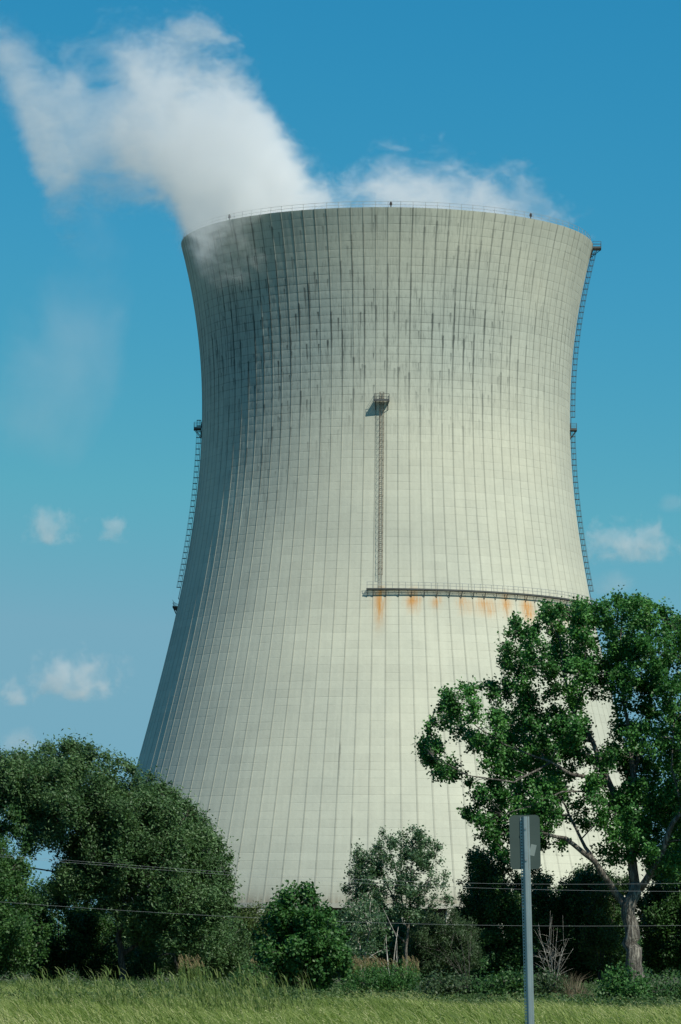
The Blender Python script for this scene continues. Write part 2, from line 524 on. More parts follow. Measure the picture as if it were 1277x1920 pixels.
# inner wall and the rim
for j, z in enumerate(np.linspace(ZB, ZT, 30)):
    for a in range(NR):
        th = TH0 + a * 2 * math.pi / NR
        r = RAD(z) - 0.75
        V.append((r * math.sin(th), -r * math.cos(th), z))
for j in range(29):
    for a in range(NR):
        a2 = (a + 1) % NR
        Fs.append((no + j * NR + a2, no + j * NR + a, no + (j + 1) * NR + a, no + (j + 1) * NR + a2))
        Fuv += [(a + .3, 0.5)] * 4
for a in range(NR):
    a2 = (a + 1) % NR
    top = [nz_ * nc + (a * 5 + q) % nc for q in range(6)]
    f = top + [no + 29 * NR + a2, no + 29 * NR + a]
    Fs.append(tuple(f)); Fuv += [(a + .3, .5)] * len(f)
    bot = [(a * 5 + q) % nc for q in range(6)]
    f = [no + a, no + a2] + bot[::-1]
    Fs.append(tuple(f)); Fuv += [(a + .3, .5)] * len(f)
ex = len(V) - no
me = bpy.data.meshes.new('shell')
me.from_pydata(V, [], Fs)
ul = me.uv_layers.new(name='panel')
ul.data.foreach_set('uv', np.array(Fuv, dtype=np.float32).ravel())
for nm, arr in (('stain_zone', zonev), ('rust', rustv), ('dirt_foot', footv)):
    at = me.attributes.new(nm, 'FLOAT', 'POINT')
    at.data.foreach_set('value', np.array(arr + [0.0] * ex, dtype=np.float32))
me.materials.append(CONC)
shell = bpy.data.objects.new('shell', me); COL.objects.link(shell); shell.parent = tower


def ring(mb, r0, r1, z0, z1, n=144, a0=0.0, a1=2 * math.pi):
    full = abs(a1 - a0 - 2 * math.pi) < 1e-6
    N = n if full else n + 1
    vs = []
    for i in range(N):
        a = a0 + (a1 - a0) * i / n
        for r, z in ((r0, z0), (r1, z0), (r1, z1), (r0, z1)):
            vs.append((TX + r * math.sin(a), D - r * math.cos(a), z))
    fs = []
    for i in range(n):
        p, q = i * 4, ((i + 1) % N) * 4
        for e in range(4):
            fs.append((p + e, p + (e + 1) % 4, q + (e + 1) % 4, q + e))
    if not full:
        fs += [(0, 1, 2, 3), tuple((N - 1) * 4 + e for e in (3, 2, 1, 0))]
    mb.add(vs, fs)


mb = MB(); ring(mb, RAD(ZB) - 1.1, RAD(ZB) + 0.30, ZB - 0.85, ZB - 0.004); mb.build('lintel', CONC2, tower)
mb = MB(); ring(mb, 0.05, RAD(ZB) - 3.5, 0.5, ZB + 0.5, 96); mb.build('fill_pack', DARKFILL, tower)
mb = MB(); ring(mb, RAD(ZB) + 1.0, RAD(ZB) + 3.2, 0.0, 1.3); mb.build('basin_wall', CONC2, tower)
ph = th_of(846, 1700)[0]
for i in range(40):
    a = ph + i * 2 * math.pi / 40
    da = (0.035 if i % 2 else -0.035)
    rb, rt = RAD(ZB) + 2.4, RAD(ZB) - 0.35
    mb = MB()
    p0 = Vector((TX + rb * math.sin(a + da), D - rb * math.cos(a + da), 0.0)); p1 = Vector((TX + rt * math.sin(a), D - rt * math.cos(a), ZB - 0.86))
    tv = Vector((math.cos(a), math.sin(a), 0)) * 0.62; rv = Vector((math.sin(a), -math.cos(a), 0)) * 0.5
    vs = [p0 - tv - rv, p0 + tv - rv, p0 + tv + rv, p0 - tv + rv, p1 - tv - rv, p1 + tv - rv, p1 + tv + rv, p1 - tv + rv]
    mb.add(vs, [(3, 2, 1, 0), (4, 5, 6, 7), (0, 1, 5, 4), (1, 2, 6, 5), (2, 3, 7, 6), (3, 0, 4, 7)])
    mb.build('column', CONC2, tower)


def rail_arc(mb, off, zs, a0, a1, n, rad=0.035, zref=None):
    for dz in zs:
        pts = [TP(a0 + (a1 - a0) * i / n, zref, off) + Vector((0, 0, dz)) for i in range(n + 1)]
        mb.tube(pts, rad, 4, False)


mb = MB()
rail_arc(mb, -0.35, (0.55, 1.1), 0, 2 * math.pi, 216, 0.03, ZT)
for i in range(NR):
    a = TH0 + i * 2 * math.pi / NR
    q = TP(a, ZT, -0.35); mb.tube([q, q + Vector((0, 0, 1.15))], 0.035, 4)
mb.build('rim_railing', GALV, tower)
BEACON = plain('beacon_housing', (0.045, 0.035, 0.03), 0.5)
for px, py in ((430, 415), (733, 392), (995, 414)):
    a, _ = th_of(px, py)
    q = TP(a, ZT, -0.10)
    mb = MB()
    mb.tube([q, q + Vector((0, 0, 0.35))], 0.09, 8)
    mb.tube([q + Vector((0, 0, z)) for z in (0.35, 0.40, 0.80, 0.95, 1.0)], [0.14, 0.24, 0.22, 0.14, 0.05], 10)
    mb.build('beacon', BEACON, tower)


def frame_at(th):
    return Vector((math.cos(th), math.sin(th), 0)), Vector((math.sin(th), -math.cos(th), 0))


def platform(th, z, wid, dep, two=True):
    """steel landing with brackets and a guard rail"""
    t, n = frame_at(th)
    q = TP(th, z, 0.10)
    mb = MB()
    for gx in np.arange(-wid / 2 + .05, wid / 2, 0.15):
        mb.box(q + n * (dep / 2) + t * gx, t * 0.04, n * (dep / 2), Vector((0, 0, 0.05)))
    mb.box(q + n * (dep + 0.03) + Vector((0, 0, 0.0)), t * (wid / 2 + .03), n * 0.025, Vector((0, 0, 0.17)))
    for s in (-1, 1):
        mb.box(q + n * (dep / 2) + t * (s * (wid / 2 + .03)), t * 0.03, n * (dep / 2), Vector((0, 0, 0.17)))
    pl = mb.build('platform', STEEL, tower)
    for s in (-1, 1):
        mb = MB()
        o = t * (s * wid * 0.42)
        low = TP(th, z - 1.6, 0.05)
        mb.tube([q + n * (dep - .05) + o - Vector((0, 0, .1)), Vector((q.x, q.y, 0)) * 0 + low + o], 0.06, 4)
        mb.tube([q + n * 0.05 + o - Vector((0, 0, .1)), low + o], 0.05, 4)
        mb.tube([q + n * 0.05 + o - Vector((0, 0, .1)), q + n * (dep - .05) + o - Vector((0, 0, .1))], 0.05, 4)
        mb.build('bracket', STEEL, pl)
    mb = MB()
    cs = [q - t * (wid / 2), q - t * (wid / 2) + n * dep, q + t * (wid / 2) + n * dep, q + t * (wid / 2)]
    for zz in (0.55, 1.1):
        mb.tube([c + Vector((0, 0, zz)) for c in cs], 0.035, 4)
    for c in cs + [(cs[1] + cs[2]) / 2]:
        mb.tube([c, c + Vector((0, 0, 1.12))], 0.04, 4)
    mb.build('guard_rail', STEEL, pl)
    return pl


def ladder(th, z0, z1, mat, rail=0.05, cg=1.0):
    t, n = frame_at(th)
    nseg = int((z1 - z0) / 1.05)
    zs = [z0 + (z1 - z0) * i / nseg for i in range(nseg + 1)]
    mb = MB()
    for s in (-1, 1):
        mb.tube([TP(th, z, 0.22) + t * (0.27 * s) for z in zs], rail, 4)
    for z in np.arange(z0, z1, 0.35):
        q = TP(th, z, 0.22)
        mb.tube([q - t * 0.27, q + t * 0.27], 0.022, 4, False)
    for z in zs[::3]:
        q = TP(th, z, 0.0)
        for s in (-1, 1):
            mb.tube([q + t * (.27 * s) - n * 0.1, q + t * (.27 * s) + n * 0.24], 0.035, 4)
    ld = mb.build('ladder', mat, tower)
    mb = MB()
    arc = [(-0.28, 0.0), (-0.42, 0.28), (-0.36, 0.58), (-0.14, 0.76), (0.14, 0.76), (0.36, 0.58), (0.42, 0.28), (0.28, 0.0)]
    for z in zs[2:]:
        q = TP(th, z, 0.22)
        mb.tube([q + t * a + n * c for a, c in arc], 0.042 * cg, 4)
    for a, c in arc[1:-1:1]:
        mb.tube([TP(th, z, 0.22 + c) + t * a for z in zs[2:]], 0.026 * cg, 4)
    mb.build('safety_cage', mat, ld)
    return ld


th_f, z_f1 = th_of(716, 752)
platform(th_f, z_f1, 2.6, 1.45)
ladder(th_f, z_walk + 0.3, z_f1 + 1.5, RUSTY, 0.038, 0.6)
TS = math.pi / 2 - 0.052
z_r = P(1068, 806, D - 2).z
z_top = ZT - 0.4
platform(TS, z_r, 2.2, 1.15)
platform(TS, z_top, 2.4, 1.5)
ladder(TS, z_r + 0.2, z_top, STEEL, 0.06)
z_end = P(1112, 1130, D - 2).z
ladder(TS - 0.004, z_end, z_r - 0.2, STEEL, 0.05)
z_l = P(378, 804, D - 2).z
platform(-TS, z_l, 2.2, 1.35)
ladder(-TS, P(335, 1123, D - 2).z, z_l + 1.6, STEEL, 0.05)

# ring walkway from the front ladder round the right side and the back
a0 = th_of(688, 1105)[0]; a1 = 2 * math.pi - math.pi / 2 + 0.05
mb = MB()
n = 200
rw = RAD(z_walk)
ring(mb, rw + 0.06, rw + 0.14, z_walk - 0.16, z_walk, n, a0, a1)
ring(mb, rw + 0.943, rw + 1.01, z_walk - 0.20, z_walk + 0.05, n, a0, a1)
for a in np.arange(a0, a1, 0.17 / rw):
    t, nn = frame_at(float(a))
    mb.box(Vector((TX, D, z_walk - 0.05)) + nn * (rw + 0.54), t * 0.035, nn * 0.40, Vector((0, 0, 0.04)))
walk = mb.build('walkway', STEEL, tower)
pos = []
i0 = math.ceil((a0 - TH0) / (2 * math.pi / NR))
for i in range(i0, i0 + NR):
    a = TH0 + i * 2 * math.pi / NR
    if a > a1: break
    pos.append(a)
for a in [a0 + 0.003] + pos:
    mb = MB()
    mb.tube([TP(a, z_walk - 1.35, 0.1), TP(a, z_walk, 0.0) * 0 + Vector((TX + (rw + 0.9) * math.sin(a), D - (rw + 0.9) * math.cos(a), z_walk - 0.2))], 0.06, 4)
    mb.build('bracket', STEEL, walk)
mb = MB()
for dz in (0.6, 1.12):
    mb.tube([Vector((TX + (rw + 0.98) * math.sin(a0 + (a1 - a0) * i / n), D - (rw + 0.98) * math.cos(a0 + (a1 - a0) * i / n), z_walk + dz)) for i in range(n + 1)], 0.035, 4)
for a in [a0 + 0.003] + [x + y * 2 * math.pi / NR for x in pos[:-1] for y in (0, 0.5)]:
    q = Vector((TX + (rw + 0.98) * math.sin(a), D - (rw + 0.98) * math.cos(a), z_walk))
    mb.tube([q, q + Vector((0, 0, 1.14))], 0.035, 4)
mb.build('guard_rail', GALV, walk)


# ------------------------------------------------------------------ steam
def curve01(k, coord, tab, lo, hi):
    """piecewise curve given in metres; returns socket in metres"""
    xs = [p[0] for p in tab]
    x0, x1 = min(xs), max(xs)
    t = k.m('DIVIDE', k.m('SUBTRACT', coord, x0), x1 - x0, clamp=True)
    c = k.curve(t, [((a - x0) / (x1 - x0), (y - lo) / (hi - lo)) for a, y in tab])
    return k.m('MULTIPLY_ADD', c, hi - lo, lo)


def steam_mat(name, topc, botc, thick, dens, zlo, zhi, yc, edge, erode, holes=()):
    m = bpy.data.materials.new(name); m.use_nodes = True
    nt = m.node_tree; nt.nodes.clear(); k = NT(nt)
    out = k.n('ShaderNodeOutputMaterial')
    pv = k.n('ShaderNodeVolumePrincipled')
    pv.inputs['Color'].default_value = (0.985, 0.99, 0.992, 1)
    pv.inputs['Anisotropy'].default_value = 0.15
    geo = k.n('ShaderNodeNewGeometry').outputs['Position']
    sp = k.n('ShaderNodeSeparateXYZ'); nt.links.new(geo, sp.inputs[0])
    X, Y, Z = sp.outputs
    # streaks run up and to the left: rotate and stretch the noise
    mp = k.n('ShaderNodeMapping')
    mp.inputs['Rotation'].default_value = (0, math.radians(48), 0)
    mp.inputs['Scale'].default_value = (0.75, 0.9, 1.1)
    nt.links.new(geo, mp.inputs['Vector'])
    n1 = k.noise(mp.outputs[0], 0.045, 2, 0.5, 0.6)
    n2 = k.noise(mp.outputs[0], 0.16, 7, 0.66, 0.9)
    n3 = k.noise(mp.outputs[0], 0.55, 5, 0.7, 1.2)
    nn = k.m('ADD', k.m('ADD', k.m('MULTIPLY', n1, 0.30), k.m('MULTIPLY', n2, 0.48)), k.m('MULTIPLY', n3, 0.22))
    zt = curve01(k, X, topc, zlo, zhi)
    zb = curve01(k, X, botc, zlo, zhi)
    ty = curve01(k, X, thick, 0, 50)
    dn = curve01(k, X, dens, 0, 0.3)
    e = k.m('SMOOTH_MIN', k.m('SUBTRACT', zt, Z), k.m('SUBTRACT', Z, zb), 2.0)
    ey = k.m('SUBTRACT', ty, k.m('ABSOLUTE', k.m('SUBTRACT', Y, yc)))
    e = k.m('SMOOTH_MIN', e, ey, 4.0)
    for (hx, hy, hr, ha) in holes:
        hp = P(hx, hy, D)
        rr_ = k.m('SQRT', k.m('ADD', k.m('POWER', k.m('DIVIDE', k.m('SUBTRACT', X, hp.x), M(hr * 1.15, D)), 2.0), k.m('POWER', k.m('DIVIDE', k.m('SUBTRACT', Z, hp.z), M(hr * 0.8, D)), 2.0)))
        e = k.m('SUBTRACT', e, k.sstep(rr_, 1.3, 0.3, 0.0, ha))
    er = k.m('MULTIPLY', k.sstep(nn, 0.32, 0.66), erode)
    s = k.sstep(k.m('SUBTRACT', e, er), 0.0, edge)
    body = k.m('MULTIPLY_ADD', k.sstep(nn, 0.60, 0.40), 1.6, 0.12)
    body = k.m('MULTIPLY', body, k.sstep(Z, ZT - 4.0, ZT + 4.0, 0.85, 1.0))   # thinner where it sinks below the rim
    nt.links.new(k.m('MULTIPLY', k.m('MULTIPLY', s, body), dn), pv.inputs['Density'])
    nt.links.new(pv.outputs[0], out.inputs['Volume'])
    m.volume_intersection_method = 'FAST' if hasattr(m, 'volume_intersection_method') else None
    return m


def px_curve(tab):
    return [(P(a, y, D).x, P(a, y, D).z) for a, y in tab]


top_px = [(-160, -110), (-60, -55), (0, -25), (40, 8), (80, 50), (115, 70), (150, 45), (200, 18), (250, 5), (300, 18), (350, 52), (390, 68), (430, 88), (470, 115), (505, 160), (540, 212), (575, 256), (610, 286), (640, 296),
          (665, 290), (690, 268), (712, 246), (745, 232), (790, 240), (830, 248), (860, 268), (890, 278), (930, 268), (965, 264), (1000, 280), (1030, 305), (1070, 335), (1110, 370), (1130, 405)]
bot_px = [(-160, 120), (-60, 180), (0, 240), (40, 330), (70, 420), (100, 470), (130, 478), (160, 450), (220, 440), (280, 440), (290, 450), (318, 475), (340, 515), (362, 575), (390, 620), (450, 640), (520, 640), (600, 640), (800, 620), (1000, 600), (1070, 560), (1130, 520)]
thick_px = [(-160, 22), (100, 28), (300, 32), (350, 46), (440, 45), (520, 34), (560, 27), (640, 24), (760, 24), (900, 26), (1000, 20), (1060, 18), (1130, 12)]
dens_px = [(-160, 0.020), (0, 0.026), (60, 0.034), (120, 0.032), (180, 0.028), (240, 0.048), (300, 0.060), (400, 0.085), (520, 0.12), (600, 0.11), (640, 0.10), (720, 0.085), (850, 0.09), (980, 0.09), (1060, 0.11), (1130, 0.08)]
tc_, bc_ = px_curve(top_px), px_curve(bot_px)
th_ = [(P(a, 400, D).x, y) for a, y in thick_px]
de_ = [(P(a, 400, D).x, y) for a, y in dens_px]
zlo = min(z for _, z in bc_) - 1; zhi = max(z for _, z in tc_) + 1
STEAM = steam_mat('steam', tc_, bc_, th_, de_, zlo, zhi, D, 7.5, 13.0, [(205, 165, 50, 15.0), (140, 85, 42, 11.0)])


def lerp(tab, x):
    return float(np.interp(x, [p[0] for p in tab], [p[1] for p in tab]))


def steam_hull(name, topc, botc, thick, mat, yc):
    mb = MB()
    x0, x1 = topc[0][0], topc[-1][0]
    nx, na = 60, 20
    for i in range(nx + 1):
        x = x0 + (x1 - x0) * i / nx
        zt, zb, ty = lerp(topc, x) + 1.0, lerp(botc, x) - 1.0, lerp(thick, x) + 1.0
        cz, hz = (zt + zb) / 2, (zt - zb) / 2
        for a in range(na):
            ca, sa = math.cos(2 * math.pi * a / na), math.sin(2 * math.pi * a / na)
            # super-ellipse section so that the whole density fits
            f = (abs(ca) ** 4 + abs(sa) ** 4) ** -0.25
            mb.v.append((x, yc + ty * f * ca, cz + hz * f * sa))
    for i in range(nx):
        for a in range(na):
            mb.f.append((i * na + a, i * na + (a + 1) % na, (i + 1) * na + (a + 1) % na, (i + 1) * na + a))
    mb.f.append(tuple(range(na))[::-1]); mb.f.append(tuple(nx * na + a for a in range(na)))
    return mb.build(name, mat)


tag(steam_hull('steam_plume', tc_, bc_, th_, STEAM, D), 'white steam blowing left from the mouth of the cooling tower', 'steam', kind='stuff')


# small clouds far behind
def cloud_mat(name, dens, sc, stretch=(1, 1, 1), tilt=0, amp=3.2, base=-1.95):
    m = bpy.data.materials.new(name); m.use_nodes = True
    nt = m.node_tree; nt.nodes.clear(); k = NT(nt)
    out = k.n('ShaderNodeOutputMaterial')
    pv = k.n('ShaderNodeVolumePrincipled')
    pv.inputs['Color'].default_value = (0.98, 0.98, 0.985, 1)
    tc = k.n('ShaderNodeTexCoord').outputs['Object']
    ge = k.n('ShaderNodeNewGeometry').outputs['Position']
    ln = k.n('ShaderNodeVectorMath', operation='LENGTH'); nt.links.new(tc, ln.inputs[0])
    mp = k.n('ShaderNodeMapping'); mp.inputs['Scale'].default_value = stretch; mp.inputs['Rotation'].default_value = (0, math.radians(-tilt), 0)
    nt.links.new(ge, mp.inputs['Vector'])
    n1 = k.noise(mp.outputs[0], sc, 6, 0.6, 0.3)
    sp = k.n('ShaderNodeSeparateXYZ'); nt.links.new(tc, sp.inputs[0])
    flat = k.sstep(sp.outputs[2], -0.62, -0.35)
    e = k.m('SUBTRACT', k.m('SUBTRACT', 1.0, ln.outputs['Value']), k.m('MULTIPLY', k.sstep(n1, 0.62, 0.36), -0.0))
    e = k.m('ADD', e, k.m('MULTIPLY_ADD', n1, amp, base))
    d = k.m('MULTIPLY', k.m('MULTIPLY', k.sstep(e, 0.0, 0.7), flat), dens)
    nt.links.new(d, pv.inputs['Density']); nt.links.new(pv.outputs[0], out.inputs['Volume'])
    return m


CY = 5000.0
CL = cloud_mat('cloud_vapour', 0.020, 0.035)
CLV = cloud_mat('veil_vapour', 0.0019, 0.0095, (1.0, 1.0, 0.72), 30, 2.7, -1.42)
CLT = cloud_mat('thin_cloud_vapour', 0.0075, 0.014)


def cloud(px, py, rx, ry, mat, label, rot=0.0, seed=0):
    r = np.random.default_rng(seed)
    mb = MB()
    n, mm = 28, 16
    f = r.normal(size=(6, 3)) * 2.2; phs = r.uniform(0, 6.3, 6)
    for j in range(mm + 1):
        for i in range(n):
            a, p = 2 * math.pi * i / n, math.pi * j / mm
            d = np.array((math.cos(a) * math.sin(p), math.sin(a) * math.sin(p), math.cos(p)))
            q = 1.0 + 0.06 * sum(math.sin(f[s] @ d + phs[s]) for s in range(6)) / 2
            mb.v.append(tuple(d * q))
    for j in range(mm):
        for i in range(n):
            mb.f.append((j * n + i, (j + 1) * n + i, (j + 1) * n + (i + 1) % n, j * n + (i + 1) % n))
    o = mb.build('cloud', mat)
    o.location = P(px, py, CY)
    o.scale = (M(rx, CY), M(min(rx, ry * 1.6), CY), M(ry, CY))
    o.rotation_euler = (0, math.radians(rot), 0)
    tag(o, label, 'cloud', 'clouds in the sky around the tower')
    return o


cloud(1178, 1022, 128, 64, CL, 'small white cloud to the right of the tower, largest one above the cottonwood', 0, 1)
cloud(1150, 1096, 66, 40, CLT, 'faint grey cloud patch just above the cottonwood top, right of the tower', 0, 2)
cloud(1268, 945, 60, 34, CLT, 'faint cloud at the right edge of the sky, above the bigger white cloud', 0, 3)
cloud(98, 992, 80, 56, CL, 'left one of two small puffs of cloud in the left sky beside the tower waist', 0, 4)
cloud(212, 992, 40, 46, CL, 'pointed small puff of cloud nearest the left ladder of the tower', 0, 5)
cloud(135, 1275, 125, 74, CL, 'wide low white cloud above the big dome shaped tree', 0, 6)
cloud(20, 1305, 62, 38, CL, 'small bright cloud at the left edge of the sky, above the dome shaped tree', 0, 7)
cloud(30, 1385, 70, 55, CLT, 'pale hazy cloud just over the top of the dome shaped tree at the left edge', 0, 8)
cloud(118, 690, 135, 330, CLV, 'long thin streaky veil of vapour hanging in the blue sky below the steam', 17, 9)


# ------------------------------------------------------------------ vegetation
def unit(a):
    return a / np.maximum(np.linalg.norm(a, axis=-1, keepdims=True), 1e-9)


def leaves(cent, L, Wd, r, wind=(-0.5, 0.0, 0.1), up=0.7, dirb=0.6):
    """folded leaf-sized quads at cent (n,3)"""
    n = len(cent)
    nrm = unit(r.normal(size=(n, 3)) + np.array((0.12, -0.35, up)))
    d = r.normal(size=(n, 3)) + np.array(wind) * dirb * 2
    d = unit(d - nrm * np.sum(d * nrm, 1, keepdims=True))
    s = np.cross(nrm, d)
    l = (L * r.uniform(0.6, 1.25, n))[:, None]
    ww = (Wd * r.uniform(0.7, 1.2, n))[:, None]
    fold = nrm * ww * r.uniform(-0.1, 0.35, n)[:, None]
    return np.stack([cent - d * l * 0.5, cent + s * ww * 0.5 + fold - d * l * 0.08, cent + d * l * 0.5, cent - s * ww * 0.5 + fold - d * l * 0.08], 1)


def inside(poly, x, y):
    c = False
    n = len(poly)
    for i in range(n):
        x1, y1 = poly[i]; x2, y2 = poly[(i + 1) % n]
        if (y1 > y) != (y2 > y) and x < (x2 - x1) * (y - y1) / (y2 - y1) + x1: c = not c
    return c


def edge_dist(poly, x, y):
    best = 1e9
    n = len(poly)
    for i in range(n):
        ax, ay = poly[i]; bx, by = poly[(i + 1) % n]
        dx, dy = bx - ax, by - ay
        t = max(0, min(1, ((x - ax) * dx + (y - ay) * dy) / (dx * dx + dy * dy + 1e-9)))
        best = min(best, math.hypot(x - ax - t * dx, y - ay - t * dy))
    return best


def fill_outline(poly, n, rmin, rmax, r, holes=(), tmax=4.0, Y=200.0, tips=0):
    """clump list (px, py, rpx, depth offset m) filling an outline"""
    x0 = min(p[0] for p in poly); x1 = max(p[0] for p in poly)
    y0 = min(p[1] for p in poly); y1 = max(p[1] for p in poly)
    out = []
    tries = 0
    while len(out) < n and tries < n * 60:
        tries += 1
        x, y = r.uniform(x0, x1), r.uniform(y0, y1)
        if not inside(poly, x, y): continue
        rr = r.uniform(rmin, rmax)
        e = edge_dist(poly, x, y)
        if e < rr * 0.62: continue
        if any(math.hypot(x - hx, y - hy) < hr + rr * 0.8 for hx, hy, hr in holes): continue
        dep = tmax * math.sqrt(min(1.0, e / (0.35 * min(x1 - x0, y1 - y0)) + 0.08))
        out.append((x, y, rr, r.uniform(-1, 1) * dep))
    t = 0
    tries = 0
    while t < tips and tries < tips * 200:
        tries += 1
        x, y = r.uniform(x0 - 5, x1 + 5), r.uniform(y0 - 5, y1 + 5)
        e = edge_dist(poly, x, y)
        if e > rmin * 0.35 or y > y0 + 0.8 * (y1 - y0): continue
        if any(math.hypot(x - hx, y - hy) < hr + rmin * 0.5 for hx, hy, hr in holes): continue
        out.append((x, y, r.uniform(0.35, 0.6) * rmin, r.uniform(-.6, .6))); t += 1
    return out


def bez(p0, p1, sag, n=5):
    mid = (p0 + p1) / 2 + sag
    return [p0 * (1 - t) ** 2 + mid * 2 * t * (1 - t) + p1 * t * t for t in [i / (n - 1) for i in range(n)]]


def tree(name, label, cat, Y, base, limbs, clumps, leafmat, barkmat, seed, leaf=(0.11, 0.085), per=420, nsub=14, sig=0.16, wind=(-0.5, 0, 0.1),
         dirb=0.5, up=0.7, group=None, twig=0.02, clump_tone=0.22, fillfrac=0.25, stretch=(1.0, 1.0, 1.0)):
    """limbs: list of ([(px,py,dy)...], r0_m, r1_m). clumps: (px,py,rpx,dy)."""
    r = np.random.default_rng(seed)
    b3 = P(base[0], base[1], Y); b3.z = 0
    root = empty(name, b3)
    tag(root, label, cat, group)
    tr = MB()
    nodes = []
    for pts, r0, r1 in limbs:
        p3 = []
        for q in pts:
            v = P(q[0], q[1], Y + (q[2] if len(q) > 2 else 0.0))
            p3.append(v)
        if pts[0][1] == base[1] and pts[0][0] == base[0]: p3[0].z = -0.05
        # subdivide and roughen
        fine_p = []
        for i in range(len(p3) - 1):
            for t in (0, 0.34, 0.67):
                fine_p.append(p3[i].lerp(p3[i + 1], t))
        fine_p.append(p3[-1])
        for i in range(1, len(fine_p) - 1):
            rr_ = r0 + (r1 - r0) * i / len(fine_p)
            fine_p[i] = fine_p[i] + Vector(r.normal(size=3) * rr_ * 0.22)
        rad = [r0 + (r1 - r0) * (i / (len(fine_p) - 1)) ** 0.8 for i in range(len(fine_p))]
        if pts[0][1] == base[1] and pts[0][0] == base[0]:
            rad[0] *= 1.35
        tr.tube(fine_p, rad, 9 if r0 > 0.12 else 6)
        nodes += list(zip(fine_p[1:], rad[1:]))
    NV = np.array([tuple(p) for p, _ in nodes])
    quads, tones = [], []
    for px, py, rp, dy in clumps:
        c = P(px, py, Y + dy)
        R = M(rp, Y)
        d = np.linalg.norm(NV - np.array(c), axis=1) + 1.4 * np.maximum(0, NV[:, 2] - c.z)
        i = int(np.argmin(d))
        q = Vector(NV[i])
        dist = (q - c).length
        br = min(nodes[i][1] * 0.7, 0.02 + 0.012 * dist)
        tr.tube(bez(q, c, Vector((r.normal() * .08, r.normal() * .08, 0.10)) * dist, 4), [br, br * .85, br * .7, max(br * .4, twig * 0.7)], 5)
        if dist < 3.0 and br > 0.02:
            NV = np.vstack([NV, np.array(c)[None]]); nodes.append((c, br * 0.5))
        k_sub = max(3, int(nsub * (0.6 + 0.5 * r.random())))
        dirs = unit(r.normal(size=(k_sub, 3)) + np.array((-0.15, -0.1, 0.25)))
        rad = R * r.uniform(0.3, 1.0, k_sub) ** 0.7 * np.where(r.random(k_sub) < 0.2, 1.3, 1.0)
        ax_ = np.array(((c - q).normalized() + Vector((-0.25, 0, 0.45))).normalized()) if dist > 0.05 else np.array((0, 0, 1.0))
        dd = dirs * rad[:, None]
        al = dd @ ax_
        dd = dd * 0.78 + ax_ * (al * 0.72)[:, None]
        sub = np.array(c) + dd * np.array(stretch)
        for s in sub[: max(2, k_sub // 2)]:
            sv = Vector(s)
            tr.tube(bez(c, sv, Vector((0, 0, 0.05)) * R, 3), [twig, twig * .8, twig * .4], 3, False)
        n = int(per * (R / 0.9) ** 1.6 * (0.75 + 0.5 * r.random())) + 12
        nf = int(n * fillfrac)
        which = r.integers(0, k_sub, n - nf)
        sg = sig * r.uniform(0.7, 1.4, k_sub)
        off = r.normal(size=(n - nf, 3)) * sg[which][:, None]
        off += (sub[which] - np.array(c)) * (r.uniform(-0.45, 0.12, n - nf)[:, None])
        cen = np.vstack([sub[which] + off, np.array(c) + unit(r.normal(size=(nf, 3))) * (R * r.uniform(0, 1, nf) ** 0.5)[:, None]])
        quads.append(leaves(cen, leaf[0], leaf[1], r, wind, up, dirb))
        tones.append(np.clip(0.42 + r.normal() * clump_tone * 0.5 + r.normal(size=n) * 0.2, 0, 1))
    V = np.vstack(quads)
    V[:, :, 2] = np.maximum(V[:, :, 2], 0.02)
    tr.build('trunk', barkmat, root, True)
    quads_mesh('crown', V, leafmat, root, np.concatenate(tones))
    return root


# --- the big cottonwood on the right
Zs, Ox, Oy = 2.342, 760.0, 1100.0
zc = """130,720,28 100,750,16 210,800,25 160,820,18 210,510,22 180,590,18 180,480,12 300,560,33 285,470,14 250,640,24 320,690,26 410,600,28 400,480,18 395,450,10 460,460,18 450,430,10 520,520,28 560,570,34
490,180,15 485,155,9 520,210,20 470,290,22 440,320,14 560,260,32 500,360,24 560,350,36 640,120,17 620,100,10 660,160,26 680,100,12 680,240,34 770,110,18 760,80,10 780,170,28 800,100,12 780,260,36 700,330,40 640,420,36 760,380,36 830,330,34 740,470,30 830,440,34
880,110,15 850,95,9 870,160,18 950,80,17 930,60,10 930,150,28 1010,90,22 1015,62,10 1070,110,20 1040,170,36 1150,130,18 1190,170,22 1110,210,34 930,240,36 1000,270,42 1100,290,40 1190,270,34 940,340,38 1030,370,42 1130,390,42 950,430,32 1060,470,42 1170,480,38
970,520,32 1080,570,42 1180,590,38 960,640,32 1060,660,38 1150,680,36 1000,760,32 1190,760,34 1080,800,33 930,740,20
450,620,32 520,650,34 600,640,32 660,560,26 690,640,30 420,700,30 500,740,36 590,720,36 680,720,32 760,650,22 800,760,24 440,800,28 400,870,23 340,900,14 500,820,33 580,800,35 660,820,31 340,930,16 420,910,28 510,920,36 600,900,34 690,900,26
300,1010,18 275,990,10 350,1040,22 410,1000,28 440,1080,26 370,1100,20 400,1150,16 510,1010,32 600,1000,31 560,1090,22 450,1180,13 620,1080,17 690,1130,12 760,960,17 830,860,20 850,950,20 880,1010,24
930,1080,32 1040,1050,30 1020,1150,30 930,1190,30 1080,1010,28 1150,1010,30 1160,1240,30 1090,1190,26 1190,1130,29 1180,900,34 1080,900,31
1270,240,36 1290,340,40 1280,450,40 1300,560,40 1290,690,40 1310,800,38 1280,900,36 1330,1000,34 1380,700,40 1390,500,40 1400,850,36 1360,380,36 1460,640,34 1450,780,34 1320,1120,30 1250,1050,30"""
cl = []
rr = np.random.default_rng(5)
